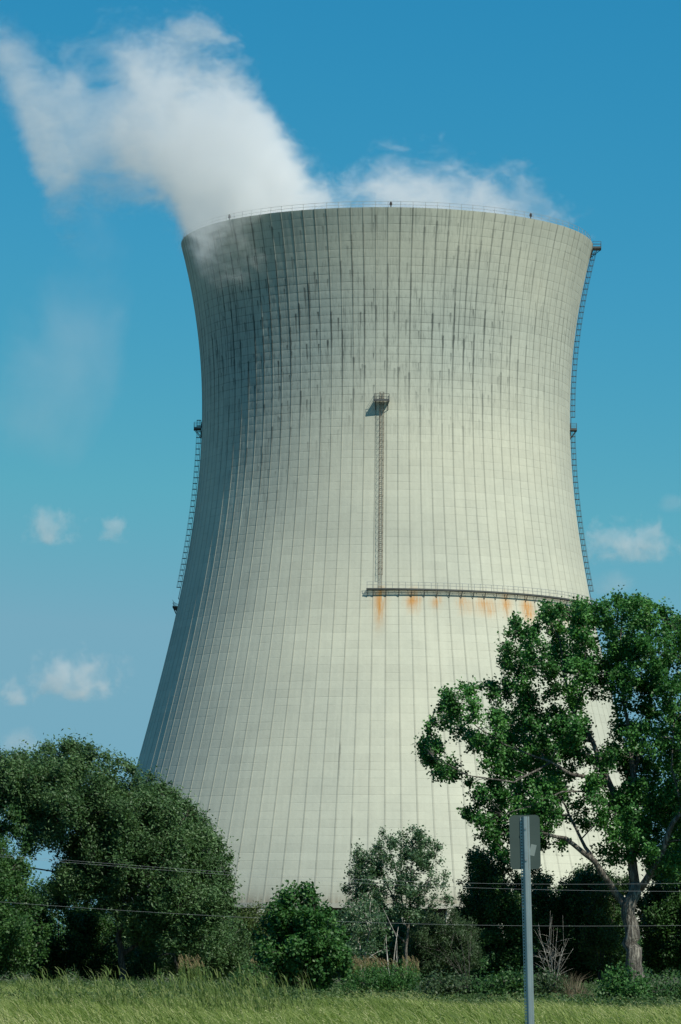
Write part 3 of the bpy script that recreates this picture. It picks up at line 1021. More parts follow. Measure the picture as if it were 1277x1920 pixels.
for s in zc.split():
    a, c, q = (float(t) for t in s.split(','))
    px, py = Ox + a / Zs, Oy + c / Zs
    cl.append((px, py, q * 1.06, rr.uniform(-1, 1) * (1.0 + 3.6 * min(1, q / 36))))


def zl(s):
    out = []
    for t in s.split():
        q = [float(x) for x in t.split(',')]
        out.append((Ox + q[0] / Zs, Oy + q[1] / Zs, q[2] if len(q) > 2 else 0.0))
    return out


cb = (Ox + 1018 / Zs, Oy + 1768 / Zs)
outl = [q[:2] for q in zl('70,720 140,560 190,470 300,440 420,440 470,420 430,320 470,180 560,200 640,90 740,130 850,100 960,70 1020,60 1200,160 1330,330 1360,900 1210,1250 1080,1260 1000,1230 900,1180 870,1000 800,1000 720,1020 600,1120 470,1190 380,1130 290,1010 330,900 250,850 150,800')]
gaps = [(1032, 1330, 13), (1117, 1297, 9), (1126, 1352, 13), (1132, 1376, 11), (1139, 1400, 10), (1048, 1427, 9), (1076, 1450, 11), (1105, 1440, 12), (1140, 1440, 10), (1050, 1500, 10), (1090, 1490, 12), (1160, 1310, 8), (1226, 1500, 6),
        (880, 1440, 20), (850, 1385, 10), (905, 1310, 9), (955, 1335, 10), (960, 1450, 8), (1070, 1560, 18), (1100, 1580, 20), (905, 1345, 8), (1075, 1535, 12), (1128, 1420, 8), (1108, 1540, 12)]
cl = [(a, b_, c_ * 0.9 if any(math.hypot(a - gx, b_ - gy) < gr + c_ * 0.5 for gx, gy, gr in gaps) else c_, d_) for a, b_, c_, d_ in cl]
gaps = [(a, b_, c_ * 1.0) for a, b_, c_ in gaps]
cl += fill_outline(outl, 62, 13, 23, rr, holes=gaps, tmax=4.5, Y=216, tips=110)
low = [(1000, 1480), (1060, 1440), (1150, 1400), (1290, 1400), (1300, 1640), (1180, 1650), (1130, 1600), (1030, 1590), (960, 1610), (920, 1560)]
cl += fill_outline(low, 46, 15, 26, rr, holes=[(1066, 1556, 9), (1098, 1578, 10), (1080, 1490, 8)], tmax=4.5, Y=216)
limbs = [([(*cb, 0)] + zl('1000,1600 992,1500 990,1420 1010,1300'), 0.50, 0.36),
         (zl('985,1430 925,1345 830,1210,-1.5 700,1105,-2 625,1088,-2.4 560,1070,-2.6'), 0.26, 0.05),
         (zl('830,1210,-1.5 770,1110,-1 700,960,-.6 650,880'), 0.13, 0.03),
         (zl('1008,1310 985,1120 950,1000 890,850 820,680,.5 745,560,1 700,400,1 680,240,1'), 0.30, 0.04),
         (zl('890,850 730,825,-1.5 640,770,-2 540,735,-2.2 430,690,-2.4'), 0.13, 0.03),
         (zl('640,770,-2 480,860,-3 380,845,-3 280,830,-3 120,745,-3'), 0.07, 0.02),
         (zl('820,680,.5 650,640,1.5 560,560,2 420,480,2'), 0.09, 0.02),
         (zl('430,690,-2.4 320,620,-2.4 230,540,-2.4'), 0.05, 0.02),
         (zl('965,1020 1000,820,1 985,640,1.5 955,480,1.5 945,260,1.5 950,120,1.5'), 0.20, 0.03),
         (zl('1000,820,1 1060,640,2 1090,430,2 1060,160,2'), 0.13, 0.03),
         (zl('745,560,1 790,400,0 790,220,0 775,120,0'), 0.08, 0.02),
         (zl('700,400,1 600,330,1 520,250,1'), 0.06, 0.02),
         (zl('1030,1330 1105,1215,-1 1160,1070,-1.6 1215,975,-1.6 1300,850,-1'), 0.22, 0.10),
         (zl('1300,850,-1 1330,620,0 1290,400,0 1200,220,0'), 0.11, 0.03),
         (zl('1215,975,-1.6 1170,800,-2 1180,600,-2'), 0.08, 0.03),
         (zl('1300,850,-1 1400,760,0 1440,600,0'), 0.09, 0.03),
         (zl('950,1000 860,940,-1.6 800,900,-2 690,900,-3 560,960,-3 430,1000,-3'), 0.09, 0.02)]
tree('cottonwood_tree', 'tall broad cottonwood tree with furrowed grey trunk at the right of the tower', 'tree', 216.0, cb, limbs, cl, L_COTTON, BARK, 11,
     leaf=(0.18, 0.155), per=690, nsub=20, sig=0.15, wind=(-0.5, 0, 0.25), dirb=0.35, clump_tone=0.3, fillfrac=0.12)

# --- the dome shaped tree on the left
r_ = np.random.default_rng(21)
poly = [(-90, 1470), (-40, 1440), (5, 1424), (40, 1420), (75, 1416), (100, 1402), (125, 1398), (150, 1408), (172, 1412), (200, 1416), (235, 1432), (262, 1450), (300, 1475), (340, 1505), (375, 1545), (400, 1575), (414, 1612), (424, 1650), (438, 1690), (432, 1735), (410, 1775), (330, 1790), (250, 1770), (180, 1700), (110, 1660), (108, 1610), (60, 1595), (30, 1560), (-40, 1550)]
cl = fill_outline(poly, 330, 20, 36, r_, holes=[(85, 1622, 22)], tmax=4.2, Y=206, tips=120)
cl += [(120, 1402, 8, 0), (138, 1398, 7, 0), (150, 1404, 9, 0), (178, 1416, 9, 0), (430, 1610, 9, 0), (424, 1628, 8, -.5), (8, 1430, 12, 0), (40, 1422, 10, 0)]
tb = (232, 1855)
limbs = [([(*tb, 0), (228, 1800, 0), (222, 1740, 0), (205, 1660, .5), (170, 1570, .5), (120, 1500, 0), (80, 1455, 0)], 0.22, 0.03),
         ([(224, 1750, 0), (260, 1690, -1), (290, 1620, -1), (320, 1560, -1), (350, 1530, -1)], 0.15, 0.03),
         ([(228, 1790, 0), (300, 1740, 1), (360, 1690, 1), (405, 1650, 1)], 0.13, 0.03),
         ([(205, 1660, .5), (230, 1560, 1), (220, 1480, 1), (160, 1420, 1)], 0.11, 0.02),
         ([(170, 1570, .5), (110, 1540, -2), (75, 1495, -2), (30, 1450, -2)], 0.08, 0.02),
         ([(205, 1660, .5), (140, 1640, 0), (60, 1628, 0), (0, 1600, 0)], 0.07, 0.02)]
tree('willow_tree', 'large dome shaped grey green willow tree bending in the wind left of the tower', 'tree', 206.0, tb, limbs, cl, L_WILLOW, BARK_DARK, 12,
     leaf=(0.21, 0.085), per=760, nsub=16, sig=0.20, wind=(-0.8, 0, 0.45), dirb=0.55, fillfrac=0.3, clump_tone=0.3)

# --- tree at the left edge
poly = [(-190, 1540), (-120, 1490), (-50, 1490), (5, 1512), (36, 1560), (45, 1630), (52, 1680), (70, 1720), (90, 1790), (60, 1845), (-180, 1845)]
cl = fill_outline(poly, 125, 20, 36, r_, tmax=4, Y=200, tips=20)
limbs = [([(-60, 1850, 0), (-62, 1780, 0), (-55, 1690, 0), (-40, 1600, 0), (-20, 1560, 0)], 0.2, 0.03), ([(-55, 1700, 0), (0, 1650, -1), (30, 1620, -1)], 0.08, 0.02)]
tree('leafy_tree', 'yellowish green leafy tree cut off by the left edge, below the dome shaped willow', 'tree', 199.0, (-60, 1850), limbs, cl, L_SHRUB, BARK_DARK, 13,
     leaf=(0.17, 0.11), per=1000, nsub=14, sig=0.20, clump_tone=0.35)


def bush(label, poly, n, Y, mat, seed, rmin=14, rmax=28, leaf=(0.12, 0.08), per=420, bark=BARK_DARK, stems=3, holes=(), tips=14, tmax=2.2, name='shrub', cat='shrub', group=None, base=None, limbs=None, **kw):
    r = np.random.default_rng(seed)
    cl = fill_outline(poly, n, rmin, rmax, r, holes, tmax, Y, tips)
    x0 = min(p[0] for p in poly); x1 = max(p[0] for p in poly); y1 = max(p[1] for p in poly); y0 = min(p[1] for p in poly)
    base = base or ((x0 + x1) / 2, y1)
    if limbs is None:
        limbs = []
        for s in range(stems):
            tx = x0 + (x1 - x0) * (s + 0.8) / (stems + 0.6)
            limbs.append(([(*base, 0), ((base[0] * 2 + tx) / 3, y1 - (y1 - y0) * .3, 0), (tx, y1 - (y1 - y0) * 0.62, r.uniform(-1, 1))], 0.07 if stems > 1 else .1, 0.02))
    return tree(name, label, cat, Y, base, limbs, cl, mat, bark, seed, leaf=(leaf[0] * 1.3, leaf[1] * 1.3), per=int(per * 2.3), group=group, **kw)


bush('dark shrub in the shade under the left half of the dome shaped willow', [(-20, 1700), (40, 1665), (110, 1650), (180, 1690), (235, 1740), (240, 1840), (0, 1846), (-20, 1800)], 75, 214, L_SHRUB, 31, 18, 32, tips=0)
bush('shrub with pale crooked stem under the right half of the dome shaped willow', [(215, 1760), (260, 1725), (330, 1740), (400, 1735), (440, 1720), (468, 1770), (470, 1838), (230, 1846)], 70, 213, L_WILLOW, 32, 16, 28, leaf=(0.12, 0.06), bark=BARK, tips=6,
     limbs=[([(330, 1846, 0), (331, 1810, -2.2), (325, 1790, -2.4), (308, 1788, -2.4), (292, 1796, -2.4)], 0.10, 0.04), ([(345, 1842, 0), (352, 1812, -2), (380, 1816, -2), (398, 1806, -1)], 0.07, 0.03), ([(330, 1830, 0), (400, 1770, 0)], .06, .02)])
bush('loose yellow green shrub in front of the tower legs, left of the rounded maple bush', [(436, 1735), (450, 1712), (480, 1702), (505, 1712), (525, 1745), (520, 1830), (430, 1838), (425, 1780)], 42, 222, L_YELLOW, 33, 12, 20, leaf=(0.12, 0.05), per=330, tips=10)
bush('rounded bright green maple bush standing below the middle of the tower', [(505, 1720), (508, 1690), (530, 1678), (552, 1664), (580, 1668), (596, 1690), (618, 1710), (624, 1740), (648, 1765), (655, 1800), (636, 1840), (600, 1868), (540, 1866), (510, 1838), (490, 1800), (486, 1760)], 95, 162, L_MAPLE, 34, 12, 24, leaf=(0.125, 0.10), per=420, nsub=11, sig=0.13, stems=4, tips=26, fillfrac=.15, cat='bush', name='maple_bush')
# slim poplar
poly = [(658, 1630), (672, 1592), (695, 1608), (712, 1580), (718, 1562), (740, 1560), (760, 1570), (772, 1552), (800, 1568), (822, 1590), (824, 1615), (834, 1640), (830, 1670), (843, 1690), (820, 1695), (800, 1715), (780, 1735), (735, 1740), (700, 1715), (660, 1690), (640, 1670), (652, 1656)]
bush('slim airy poplar tree with small silvery leaves standing before the tower base', poly, 120, 210, L_POPLAR, 35, 6, 13, leaf=(0.10, 0.08), per=400, nsub=12, sig=0.13, tips=60, fillfrac=0.1, name='poplar_tree', cat='tree', bark=BARK, base=(762, 1850),
     limbs=[([(762, 1850, 0), (762, 1780, 0), (768, 1700, 0), (772, 1640, 0), (775, 1585, 0)], 0.10, 0.02), ([(765, 1730, 0), (725, 1660, -.5), (700, 1620, -.5)], 0.05, 0.015), ([(768, 1700, 0), (800, 1660, .5), (815, 1610, .5)], 0.05, 0.015), ([(762, 1770, 0), (690, 1700, 0), (655, 1660, 0)], .05, .015), ([(764, 1740, 0), (740, 1620, 1), (722, 1575, 1)], .05, .015)])
bush('small sapling with thin pale stem between the maple bush and the poplar', [(640, 1720), (655, 1690), (690, 1690), (720, 1715), (725, 1760), (715, 1800), (650, 1810), (636, 1770)], 34, 204, L_POPLAR, 36, 10, 18, leaf=(0.11, 0.07), per=240, nsub=9, tips=14, bark=BARK_PALE, stems=2, name='sapling', cat='sapling', fillfrac=.1)
bush('feathery grey green shrub with drooping twigs right of the poplar trunk', [(765, 1770), (785, 1735), (830, 1716), (865, 1718), (890, 1755), (895, 1810), (870, 1842), (775, 1846), (758, 1810)], 85, 212, L_FEATHER, 37, 13, 21, leaf=(0.16, 0.035), per=620, tips=18, wind=(-.4, 0, -.7), dirb=1.0)
bush('dense dark rounded bush between the poplar and the sign post', [(868, 1660), (880, 1620), (905, 1598), (935, 1606), (960, 1630), (985, 1660), (1000, 1720), (1005, 1800), (990, 1842), (870, 1846), (855, 1790), (860, 1720)], 95, 222, L_SHRUB, 38, 15, 27, tips=22, cat='bush', name='bush')
bush('broad dark shrub thicket behind the sign post, right beside the cottonwood trunk', [(985, 1660), (1005, 1630), (1050, 1645), (1090, 1640), (1140, 1620), (1180, 1640), (1200, 1700), (1200, 1845), (990, 1848)], 120, 226, L_SHRUB, 39, 16, 30, tips=12, tmax=3)
bush('yellow leaved shrub standing for the sunlit patches of the thicket beside the cottonwood trunk', [(1090, 1700), (1120, 1660), (1150, 1650), (1172, 1680), (1170, 1760), (1150, 1820), (1095, 1820), (1080, 1760)], 40, 222.5, L_YELLOW, 40, 12, 20, leaf=(0.1, 0.06), per=300, tips=6)  # sunlit patches of the thicket, put in as yellow leaf colour
poly = [(1210, 1640), (1215, 1560), (1240, 1500), (1290, 1470), (1360, 1500), (1400, 1580), (1410, 1840), (1205, 1850), (1200, 1720)]
tree('shade_tree', 'dark dense tree in shade at the right edge behind the cottonwood trunk', 'tree', 228.0, (1300, 1852), [([(1300, 1852, 0), (1298, 1760, 0), (1290, 1650, 0), (1280, 1540, 0)], 0.25, 0.04), ([(1298, 1740, 0), (1240, 1660, -1)], .1, .03), ([(1296, 1740, 0), (1350, 1640, -1)], .1, .03)],
     fill_outline(poly, 130, 20, 36, np.random.default_rng(41), tmax=4.5, Y=228, tips=12), L_SHRUB, BARK_DARK, 41, leaf=(.18, .12), per=1000)
bush('round dark green bush at the foot of the cottonwood trunk', [(1128, 1850), (1140, 1828), (1170, 1822), (1200, 1838), (1216, 1862), (1212, 1886), (1135, 1888)], 34, 138, L_MAPLE, 42, 8, 14, leaf=(0.10, 0.06), per=520, tips=12, tmax=1.2, cat='bush', name='bush')
bush('low mid green bush left of the sign post foot', [(890, 1850), (915, 1835), (950, 1826), (985, 1836), (992, 1872), (895, 1880)], 36, 146, L_SHRUB, 43, 9, 16, leaf=(.1, .06), tips=14, tmax=1.4, per=480)
bush('low grey green bush right of the sign post foot', [(990, 1845), (1010, 1832), (1040, 1832), (1058, 1850), (1055, 1878), (992, 1880)], 30, 146, L_FEATHER, 44, 8, 14, leaf=(.1, .05), tips=14, tmax=1.2, per=460)
bush('low bright green clump of brush in front of the tan reeds', [(648, 1850), (670, 1826), (710, 1820), (750, 1822), (785, 1834), (792, 1866), (650, 1872)], 46, 158, L_MAPLE, 45, 9, 15, leaf=(.12, .035), tips=22, tmax=1.2, per=520, wind=(-.2, 0, 1), dirb=1.0)
bush('low weedy brush between the bright green clump and the low mid green bush', [(785, 1850), (820, 1838), (860, 1832), (895, 1846), (900, 1880), (785, 1880)], 38, 147, L_FEATHER, 46, 8, 14, leaf=(.11, .05), tips=18, tmax=1.2, per=420)
bush('low dark brush at the right edge beside the cottonwood foot', [(1205, 1862), (1235, 1850), (1280, 1846), (1330, 1856), (1330, 1886), (1208, 1886)], 32, 140, L_SHRUB, 47, 8, 14, leaf=(.1, .05), tips=14, tmax=1.2, per=420)
bush('low shrub behind the reeds under the maple bush, left side', [(440, 1830), (470, 1812), (505, 1818), (520, 1850), (500, 1872), (445, 1870)], 28, 160, L_SHRUB, 48, 9, 15, leaf=(.1, .05), tips=10, tmax=1.2, per=420)

bush('dark leafy bush behind the poplar trunk and the sapling', [(625, 1760), (640, 1722), (680, 1712), (730, 1722), (790, 1716), (830, 1730), (850, 1780), (850, 1846), (630, 1848)], 75, 226, L_SHRUB, 49, 14, 26, tips=10, cat='bush', name='bush')
# background scrub that hides the foot of the tower
r = np.random.default_rng(60)
qs, ts = [], []
for i in range(640):
    Y = r.uniform(250, 330)
    x = r.uniform(-40, 50)
    h = r.uniform(1.5, 4.6) * (1.5 if x < -13 else 1.0)
    n = 170
    cen = np.array((x, Y, 0)) + np.stack([r.normal(size=n) * 1.1, r.normal(size=n) * 1.1, h * r.uniform(0, 1, n) ** 0.7], 1)
    qs.append(leaves(cen, 0.26, 0.17, r)); ts.append(np.clip(0.4 + r.normal() * .15 + r.normal(size=n) * .2, 0, 1))
tag(quads_mesh('scrub', np.vstack(qs), L_SHRUB, None, np.concatenate(ts)), 'low dark scrub growing between the trees and the tower foot', 'scrub', kind='stuff')

# dry twiggy brush
def twigs(name, label, cat, Y, base, tips, mat, r0, seed, forks=2, leafy=None, kids=3):
    r = np.random.default_rng(seed)
    b3 = P(*base, Y); b3.z = 0
    root = empty(name, b3)
    mb = MB()
    for tx, ty in tips:
        e = P(tx, ty, Y + r.uniform(-.6, .6))
        pts = bez(b3 + Vector((0, 0, -0.05)), e, Vector((r.normal() * .15, 0, r.uniform(0, .3))) * (e - b3).length * .3, 7)
        mb.tube(pts, [r0 * (1 - 0.85 * i / 6) for i in range(7)], 5)
        for f in range(kids):
            i = r.integers(2, 6)
            dv = (e - b3) * r.uniform(0.15, 0.4) + Vector(r.normal(size=3) * 0.22 * (e - b3).length)
            dv.z = abs(dv.z)
            mb.tube(bez(pts[i], pts[i] + dv, Vector((0, 0, .05)), 4), [r0 * .45, r0 * .35, r0 * .25, r0 * .12], 4)
    mb.build('branch', mat, root, True)
    tag(root, label, cat)
    return root


twigs('dead_branch', 'bleached forked dead branch sticking up in front of the poplar trunk', 'dead branch', 200, (735, 1810), [(724, 1752), (747, 1738), (744, 1762)], BARK_PALE, 0.055, 70, kids=1)
twigs('dead_bush', 'leafless grey dead bush just right of the sign post', 'dead bush', 198, (1040, 1830), [(1008, 1742), (1024, 1756), (1045, 1748), (1062, 1760), (1010, 1785), (1030, 1738), (1055, 1775)], BARK_PALE, 0.022, 71, kids=7)
twigs('dead_limb', 'pale bare limb leaning out of the feathery shrub towards the dark bush', 'dead branch', 205, (880, 1830), [(862, 1752), (838, 1762), (815, 1770), (876, 1760), (870, 1790), (884, 1748)], BARK, 0.016, 72, kids=4)

r = np.random.default_rng(61)


def stalks(base_list, h, lean, wd, r, seg=3, droop=0.25):
    """ribbon blades: base (n,3), returns quads (n*seg,4,3)"""
    n = len(base_list)
    B = np.array(base_list)
    h = h[:, None]
    ang = r.uniform(0, math.pi, n)
    sd = np.stack([np.cos(ang), np.sin(ang), np.zeros(n)], 1) * wd[:, None] * 0.5
    out = []
    prev = None
    for s in range(seg + 1):
        t = s / seg
        p = B + lean * (h * t ** 1.7) + np.stack([np.zeros(n), np.zeros(n), (h[:, 0] * (t - droop * t ** 3))], 1)
        q = sd * (1 - 0.92 * t ** 1.5)
        if prev is not None:
            out.append(np.stack([prev[0] - prev[1], prev[0] + prev[1], p + q, p - q], 1))
        prev = (p, q)
    return np.stack(out, 1).reshape(-1, 4, 3)


n = 900
bx = r.uniform(1033, 1120, n)
B = np.array([tuple(P(x, 1850, 148 + r.uniform(-3, 3))) for x in bx]); B[:, 2] = 0
hh = np.clip(0.35 + 1.25 * np.exp(-((bx - 1068) / 30) ** 2), 0, 2) * r.uniform(0.5, 1.1, n)
q = stalks(B, hh, r.normal(size=(n, 3)) * np.array((0.30, .3, 0)) + np.array((-.05, 0, 0)), r.uniform(.012, .03, n), r)
o = quads_mesh('dry_brush', q, L_DRY, None, np.repeat(r.uniform(0, 1, n), 3))
tag(o, 'brown dry leafless brush right of the sign post foot', 'brush')

# tan reeds with plumes
def reeds(name, label, spans, Y, seed, hgt, n, lean=-0.12, plume=True, leafm=L_REED):
    r = np.random.default_rng(seed)
    qs, ts, pq = [], [], []
    for i in range(n):
        a, c = spans[r.integers(len(spans))]
        x = r.uniform(a, c)
        b3 = P(x, 1850, Y + r.uniform(-4, 4)); b3.z = 0
        h = hgt * r.uniform(0.75, 1.08)
        top = np.array((b3.x + lean * h * r.uniform(.5, 1.6), b3.y, h * 0.97))
        bb = np.array(tuple(b3))
        qs.append(stalks([bb], np.array([h]), np.array([[lean * r.uniform(.5, 1.6), 0, 0]]), np.array([.02]), r, 3, 0.02)); ts.append(np.full(3, .5))
        k_ = 7
        t = r.uniform(.25, .92, k_)
        lb = bb + (top - bb) * t[:, None]
        le = np.stack([r.uniform(-0.9, 0.25, k_), r.normal(size=k_) * .3, np.zeros(k_)], 1)
        qs.append(stalks(lb, r.uniform(.25, .5, k_), le * 1.1, r.uniform(.02, .034, k_), r, 3, .5)); ts.append(np.repeat(r.uniform(.2, 1, k_), 3))
        if plume:
            m_ = 46
            s = r.uniform(0, 1, m_)
            cen = top + np.stack([-0.10 * s + r.normal(size=m_) * .035 * (1.1 - s), r.normal(size=m_) * .035, -0.05 + s * .30 - .04 * s * s], 1)
            pq.append(leaves(cen, .075, .02, r, (-.5, 0, .6), .3, .8))
    root = quads_mesh(name, np.vstack(qs), leafm, None, np.concatenate(ts))
    tag(root, label, 'reeds', kind='stuff')
    if pq:
        V = np.vstack(pq)
        o = quads_mesh('plume', V, L_PLUME, root, r.uniform(0, 1, len(V)))
        o['kind'] = 'stuff'
    return root


reeds('tan_reeds', 'tan plumed reeds behind the bright green clump and under the willow', [(655, 790), (655, 790), (655, 720), (340, 388), (478, 565)], 195, 80, 1.5, 190, -0.08)
reeds('tall_reeds', 'tall green reeds leaning left in the wind along the meadow', [(60, 230), (200, 330), (330, 600), (330, 600), (380, 520)], 100, 81, 1.42, 210, -0.30, False)

# ------------------------------------------------------------------ meadow grass
r = np.random.default_rng(90)
NT_ = 23000
yy = 52 + (190 - 52) * r.uniform(0, 1, NT_) ** 0.85
xx = r.uniform(-1, 1, NT_) * (0.125 * yy + 3.5)
gpx = 638 + xx / yy * F0
far = np.interp(gpx, [-300, 60, 300, 480, 640, 800, 900, 1277, 1600], [188, 186, 172, 150, 140, 142, 126, 122, 124]) + 6 * np.sin(gpx * .02) + r.normal(size=NT_) * 5
kp = yy < far
xx, yy, far = xx[kp], yy[kp], far[kp]; NT_ = len(xx)
dens = np.sin(xx * 0.35 + 1.3 * np.sin(yy * .11)) + np.sin(yy * .23 + xx * .17) + r.normal(size=NT_) * .6
hb = 0.62 + 0.13 * dens
hb = 0.9 * np.clip(hb, .35, 1.0) * np.interp(yy / far, [0.3, .7, 1.0], [1.0, .95, .6])
K = 13
B = np.repeat(np.stack([xx, yy, np.zeros(NT_)], 1), K, 0)
B[:, :2] += r.normal(size=(NT_ * K, 2)) * 0.16
H = np.repeat(hb, K) * r.uniform(.6, 1.25, NT_ * K)
ln = np.stack([-0.48 + r.normal(size=NT_ * K) * .22, r.normal(size=NT_ * K) * .22, np.zeros(NT_ * K)], 1)
wd = r.uniform(.014, .03, NT_ * K)
Q = stalks(B, H, ln, wd, r, 3, 0.28)
tn = np.clip(np.repeat(0.48 + .16 * np.sin(xx * .21 + 2 * np.sin(yy * .05)) + .13 * np.sin(xx * .9 + yy * .31) + .16 * r.normal(size=NT_), K) + r.normal(size=NT_ * K) * .2, 0, 1)
# straw coloured seed stalks and a few dark weeds scattered through it
NS_ = 3200
pk = r.integers(0, NT_, NS_)
SB = np.stack([xx[pk] + r.normal(size=NS_) * .3, yy[pk] + r.normal(size=NS_) * .3, np.zeros(NS_)], 1)
SH = hb[pk] * r.uniform(1.0, 1.5, NS_)
sl_ = np.stack([-0.42 + r.normal(size=NS_) * .2, r.normal(size=NS_) * .2, np.zeros(NS_)], 1)
SQ = stalks(SB, SH, sl_, r.uniform(.012, .02, NS_), r, 3, .25)
top_ = SQ.reshape(NS_, 3, 4, 3)[:, 2, 2]
hc = np.repeat(top_, 5, 0) + np.stack([-r.uniform(-.04, .12, NS_ * 5), r.normal(size=NS_ * 5) * .02, r.uniform(-.08, .06, NS_ * 5)], 1)
HQ = leaves(hc, .055, .013, r, (-.6, 0, .3), .3, .9)
wk = r.integers(0, NT_, 260)
wc = np.repeat(np.stack([xx[wk], yy[wk], np.zeros(260)], 1), 26, 0) + r.normal(size=(260 * 26, 3)) * np.array((.22, .22, 0))
wc[:, 2] = np.repeat(hb[wk], 26) * r.uniform(.3, 1.25, 260 * 26)
WQ = leaves(wc, .08, .03, r)
Q = np.concatenate([Q, SQ, HQ, WQ])
tn = np.concatenate([np.repeat(tn, 3), np.repeat(r.uniform(.8, 1, NS_), 3), r.uniform(.8, 1, NS_ * 5), r.uniform(0, .35, 260 * 26)])
tag(quads_mesh('meadow_grass', Q, L_GRASS, None, tn), 'tall yellow green meadow grass swept left by the wind along the bottom', 'grass', kind='stuff')

# low weeds between the meadow and the trees
r = np.random.default_rng(95)
NW = 9000
wy = r.uniform(118, 206, NW); wx = r.uniform(-1, 1, NW) * (0.105 * wy + 2)
wh = np.clip(0.30 + .14 * np.sin(wx * .8) * np.sin(wy * .4) + .08 * r.normal(size=NW), .1, .7)
KW = 16
cen = np.repeat(np.stack([wx, wy, np.zeros(NW)], 1), KW, 0)
cen[:, :2] += r.normal(size=(NW * KW, 2)) * .2
cen[:, 2] = np.repeat(wh, KW) * r.uniform(.1, 1.1, NW * KW)
V = leaves(cen, .15, .06, r, (-.4, 0, .5), .6, .8)
V[:, :, 2] = np.maximum(V[:, :, 2], .01)
tag(quads_mesh('low_weeds', V, L_WEED, None, np.clip(np.repeat(.45 + .2 * r.normal(size=NW), KW) + .15 * r.normal(size=NW * KW), 0, 1)), 'low green weeds between the meadow grass and the trees', 'weeds', kind='stuff')

# ------------------------------------------------------------------ overhead wires
WIRE = plain('aluminium_wire', (0.36, 0.38, 0.38), 0.5, 0.3, 0.1, 1.0)
wires = [([(-500, 1572), (0, 1603), (200, 1618), (440, 1637), (640, 1648), (860, 1655), (1070, 1657), (1277, 1657), (1800, 1640)], 'uppermost overhead wire crossing in front of the trees'),
         ([(-500, 1573), (0, 1607), (200, 1622), (440, 1641), (640, 1655), (860, 1663), (1000, 1667), (1277, 1672), (1800, 1668)], 'middle overhead wire, running close below the uppermost one'),
         ([(-500, 1650), (0, 1692), (230, 1706), (430, 1718), (640, 1729), (860, 1734), (1000, 1736), (1277, 1735), (1800, 1718)], 'lowest single overhead wire crossing low in front of the shrubs')]
for tab, lab in wires:
    xs_ = np.linspace(-500, 1800, 70)
    cs = np.polyfit([p[0] for p in tab], [p[1] for p in tab], 4)
    mb = MB()
    mb.tube([P(x, float(np.polyval(cs, x)), 168.0) for x in xs_], 0.0035, 5)
    tag(mb.build('overhead_wire', WIRE, None, True), lab, 'wire', 'overhead wires in front of the trees')

# ------------------------------------------------------------------ road sign seen from behind
YS = 32.0
SIGNB = plain('sign_back_aluminium', (0.060, 0.085, 0.075), 0.5, 0.35, 0.2, 6.0)
POSTM = plain('galvanised_post', (0.36, 0.42, 0.42), 0.42, 0.7, 0.3, 5.0)
STICK = plain('sticker_paper', (0.17, 0.21, 0.20), 0.6, 0, .1, 8)
BOLT = plain('bolt_zinc', (0.35, 0.36, 0.36), 0.4, 0.7)
foot = P(995.5, 1990, YS)
topp = P(984, 1531, YS)
ax = (topp - foot).normalized()                 # the post leans a little to the left
foot = foot + ax * ((0 - foot.z - 0.05) / ax.z)
sign = empty('road_sign', (foot.x, foot.y, 0))
tag(sign, 'small rounded road sign seen from behind on a leaning galvanised post', 'road sign')
rx = Vector((0, 1, 0)).cross(ax).normalized() * 1.0
if rx.x < 0: rx = -rx
ry = ax.cross(rx).normalized()                  # away from / towards the road
if ry.y > 0: ry = -ry                           # ry points at the viewer
Lp = (topp - foot).length
# U-channel: web forward, flanges back; holes down the left flange
mb = MB()
hw, t = 0.0235, 0.0022


def bar(x0, x1, y0, y1, s0, s1):
    mb.box(foot + rx * ((x0 + x1) / 2) + ry * ((y0 + y1) / 2) + ax * ((s0 + s1) / 2), rx * ((x1 - x0) / 2), ry * ((y1 - y0) / 2), ax * ((s1 - s0) / 2))


def strip(sec):
    vs, fs = [], []
    for s in (0, Lp):
        for x, y in sec: vs.append(foot + rx * x + ry * y + ax * s)
    n = len(sec)
    for i in range(n): fs.append((i, (i + 1) % n, n + (i + 1) % n, n + i))
    fs += [tuple(range(n))[::-1], tuple(range(n, 2 * n))]
    mb.add(vs, fs)


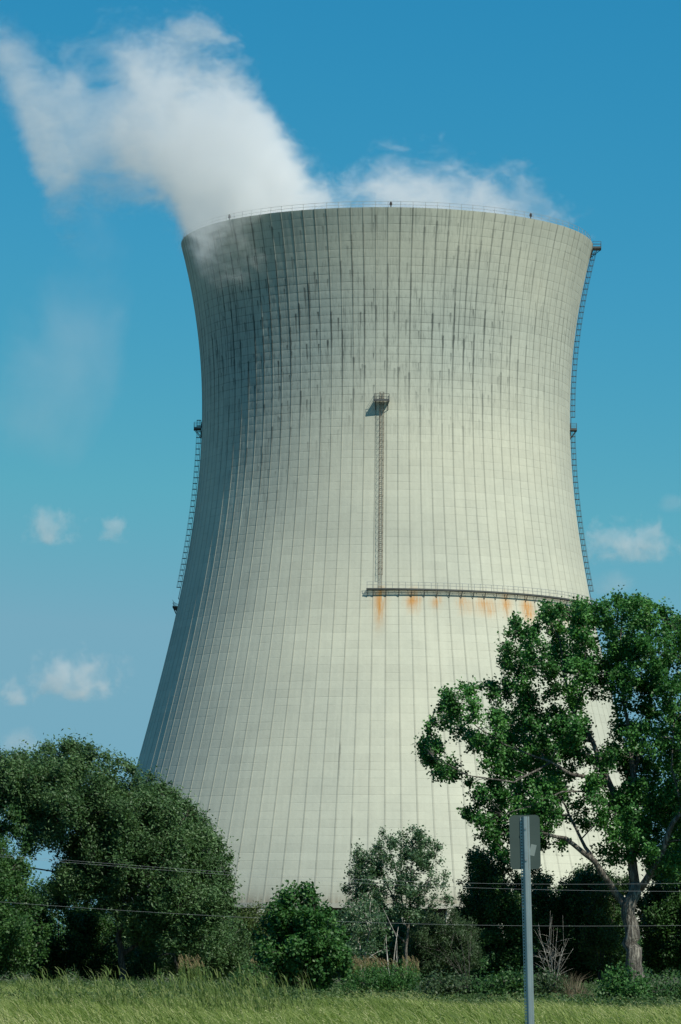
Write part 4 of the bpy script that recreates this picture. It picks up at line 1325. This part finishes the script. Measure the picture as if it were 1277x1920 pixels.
strip([(-0.013, 0.034), (-0.008, 0.037), (0.011, 0.037), (0.016, 0.034), (0.016, 0.031), (0.011, 0.034), (-0.008, 0.034), (-0.013, 0.031)])
strip([(0.0165, 0.034), (0.029, 0.004), (0.026, 0.004), (0.0145, 0.0308)])
strip([(0.0262, 0.0038), (0.0262, 0.0008), (0.037, 0.0008), (0.037, 0.0038)])
strip([(-0.0135, 0.034), (-0.0125, 0.0308), (-0.021, 0.004), (-0.024, 0.004)])
bar(-0.0265, -0.0212, 0.0008, 0.0038, 0, Lp)
bar(-0.041, -0.0365, 0.0008, 0.0038, 0, Lp)
s = 0.0
while s < Lp - 0.014:
    bar(-0.0365, -0.0265, 0.0008, 0.0038, s, s + 0.0125)
    s += 0.0254
mb.build('post', POSTM, sign)
# plate: rounded rectangle
cpl = P(984.5, 1579, YS)
hwid, hht = M(28.5, YS), M(50.5, YS)
ang = math.radians(1.0)
px_, pz_ = rx, ax


def rrect(c, hx, hz, rad, n=6):
    out = []
    for sx, sz, a0 in ((1, 1, 0), (-1, 1, 90), (-1, -1, 180), (1, -1, 270)):
        for i in range(n + 1):
            a = math.radians(a0 + 90 * i / n)
            out.append(c + px_ * (sx * (hx - rad) + rad * math.cos(a)) + pz_ * (sz * (hz - rad) + rad * math.sin(a)))
    return out


bk = cpl - ry * 0.0025
o1 = rrect(bk, hwid, hht, 0.038)
mb = MB()
N = len(o1)
mb.add(o1 + [p - ry * 0.003 for p in o1], [tuple(range(N)), tuple(range(2 * N - 1, N - 1, -1))] + [(i, N + i, N + (i + 1) % N, (i + 1) % N) for i in range(N)])
plate = mb.build('sign_plate', SIGNB, sign)
mb = MB()
cs = P(999, 1594, YS) - ry * 0.0015
ca, sa = math.cos(math.radians(-14)), math.sin(math.radians(-14))
e1, e2 = rx * ca + ax * sa, ax * ca - rx * sa
mb.box(cs, e1 * M(5.2, YS), e2 * M(10.5, YS), ry * 0.0008)
mb.build('sticker', STICK, plate)
for s in (0.10, 0.36):
    q = foot + ax * (Lp - s) + ry * 0.037
    mb = MB()
    mb.tube([q, q + ry * 0.008], 0.011, 6)
    mb.build('bolt', BOLT, sign)
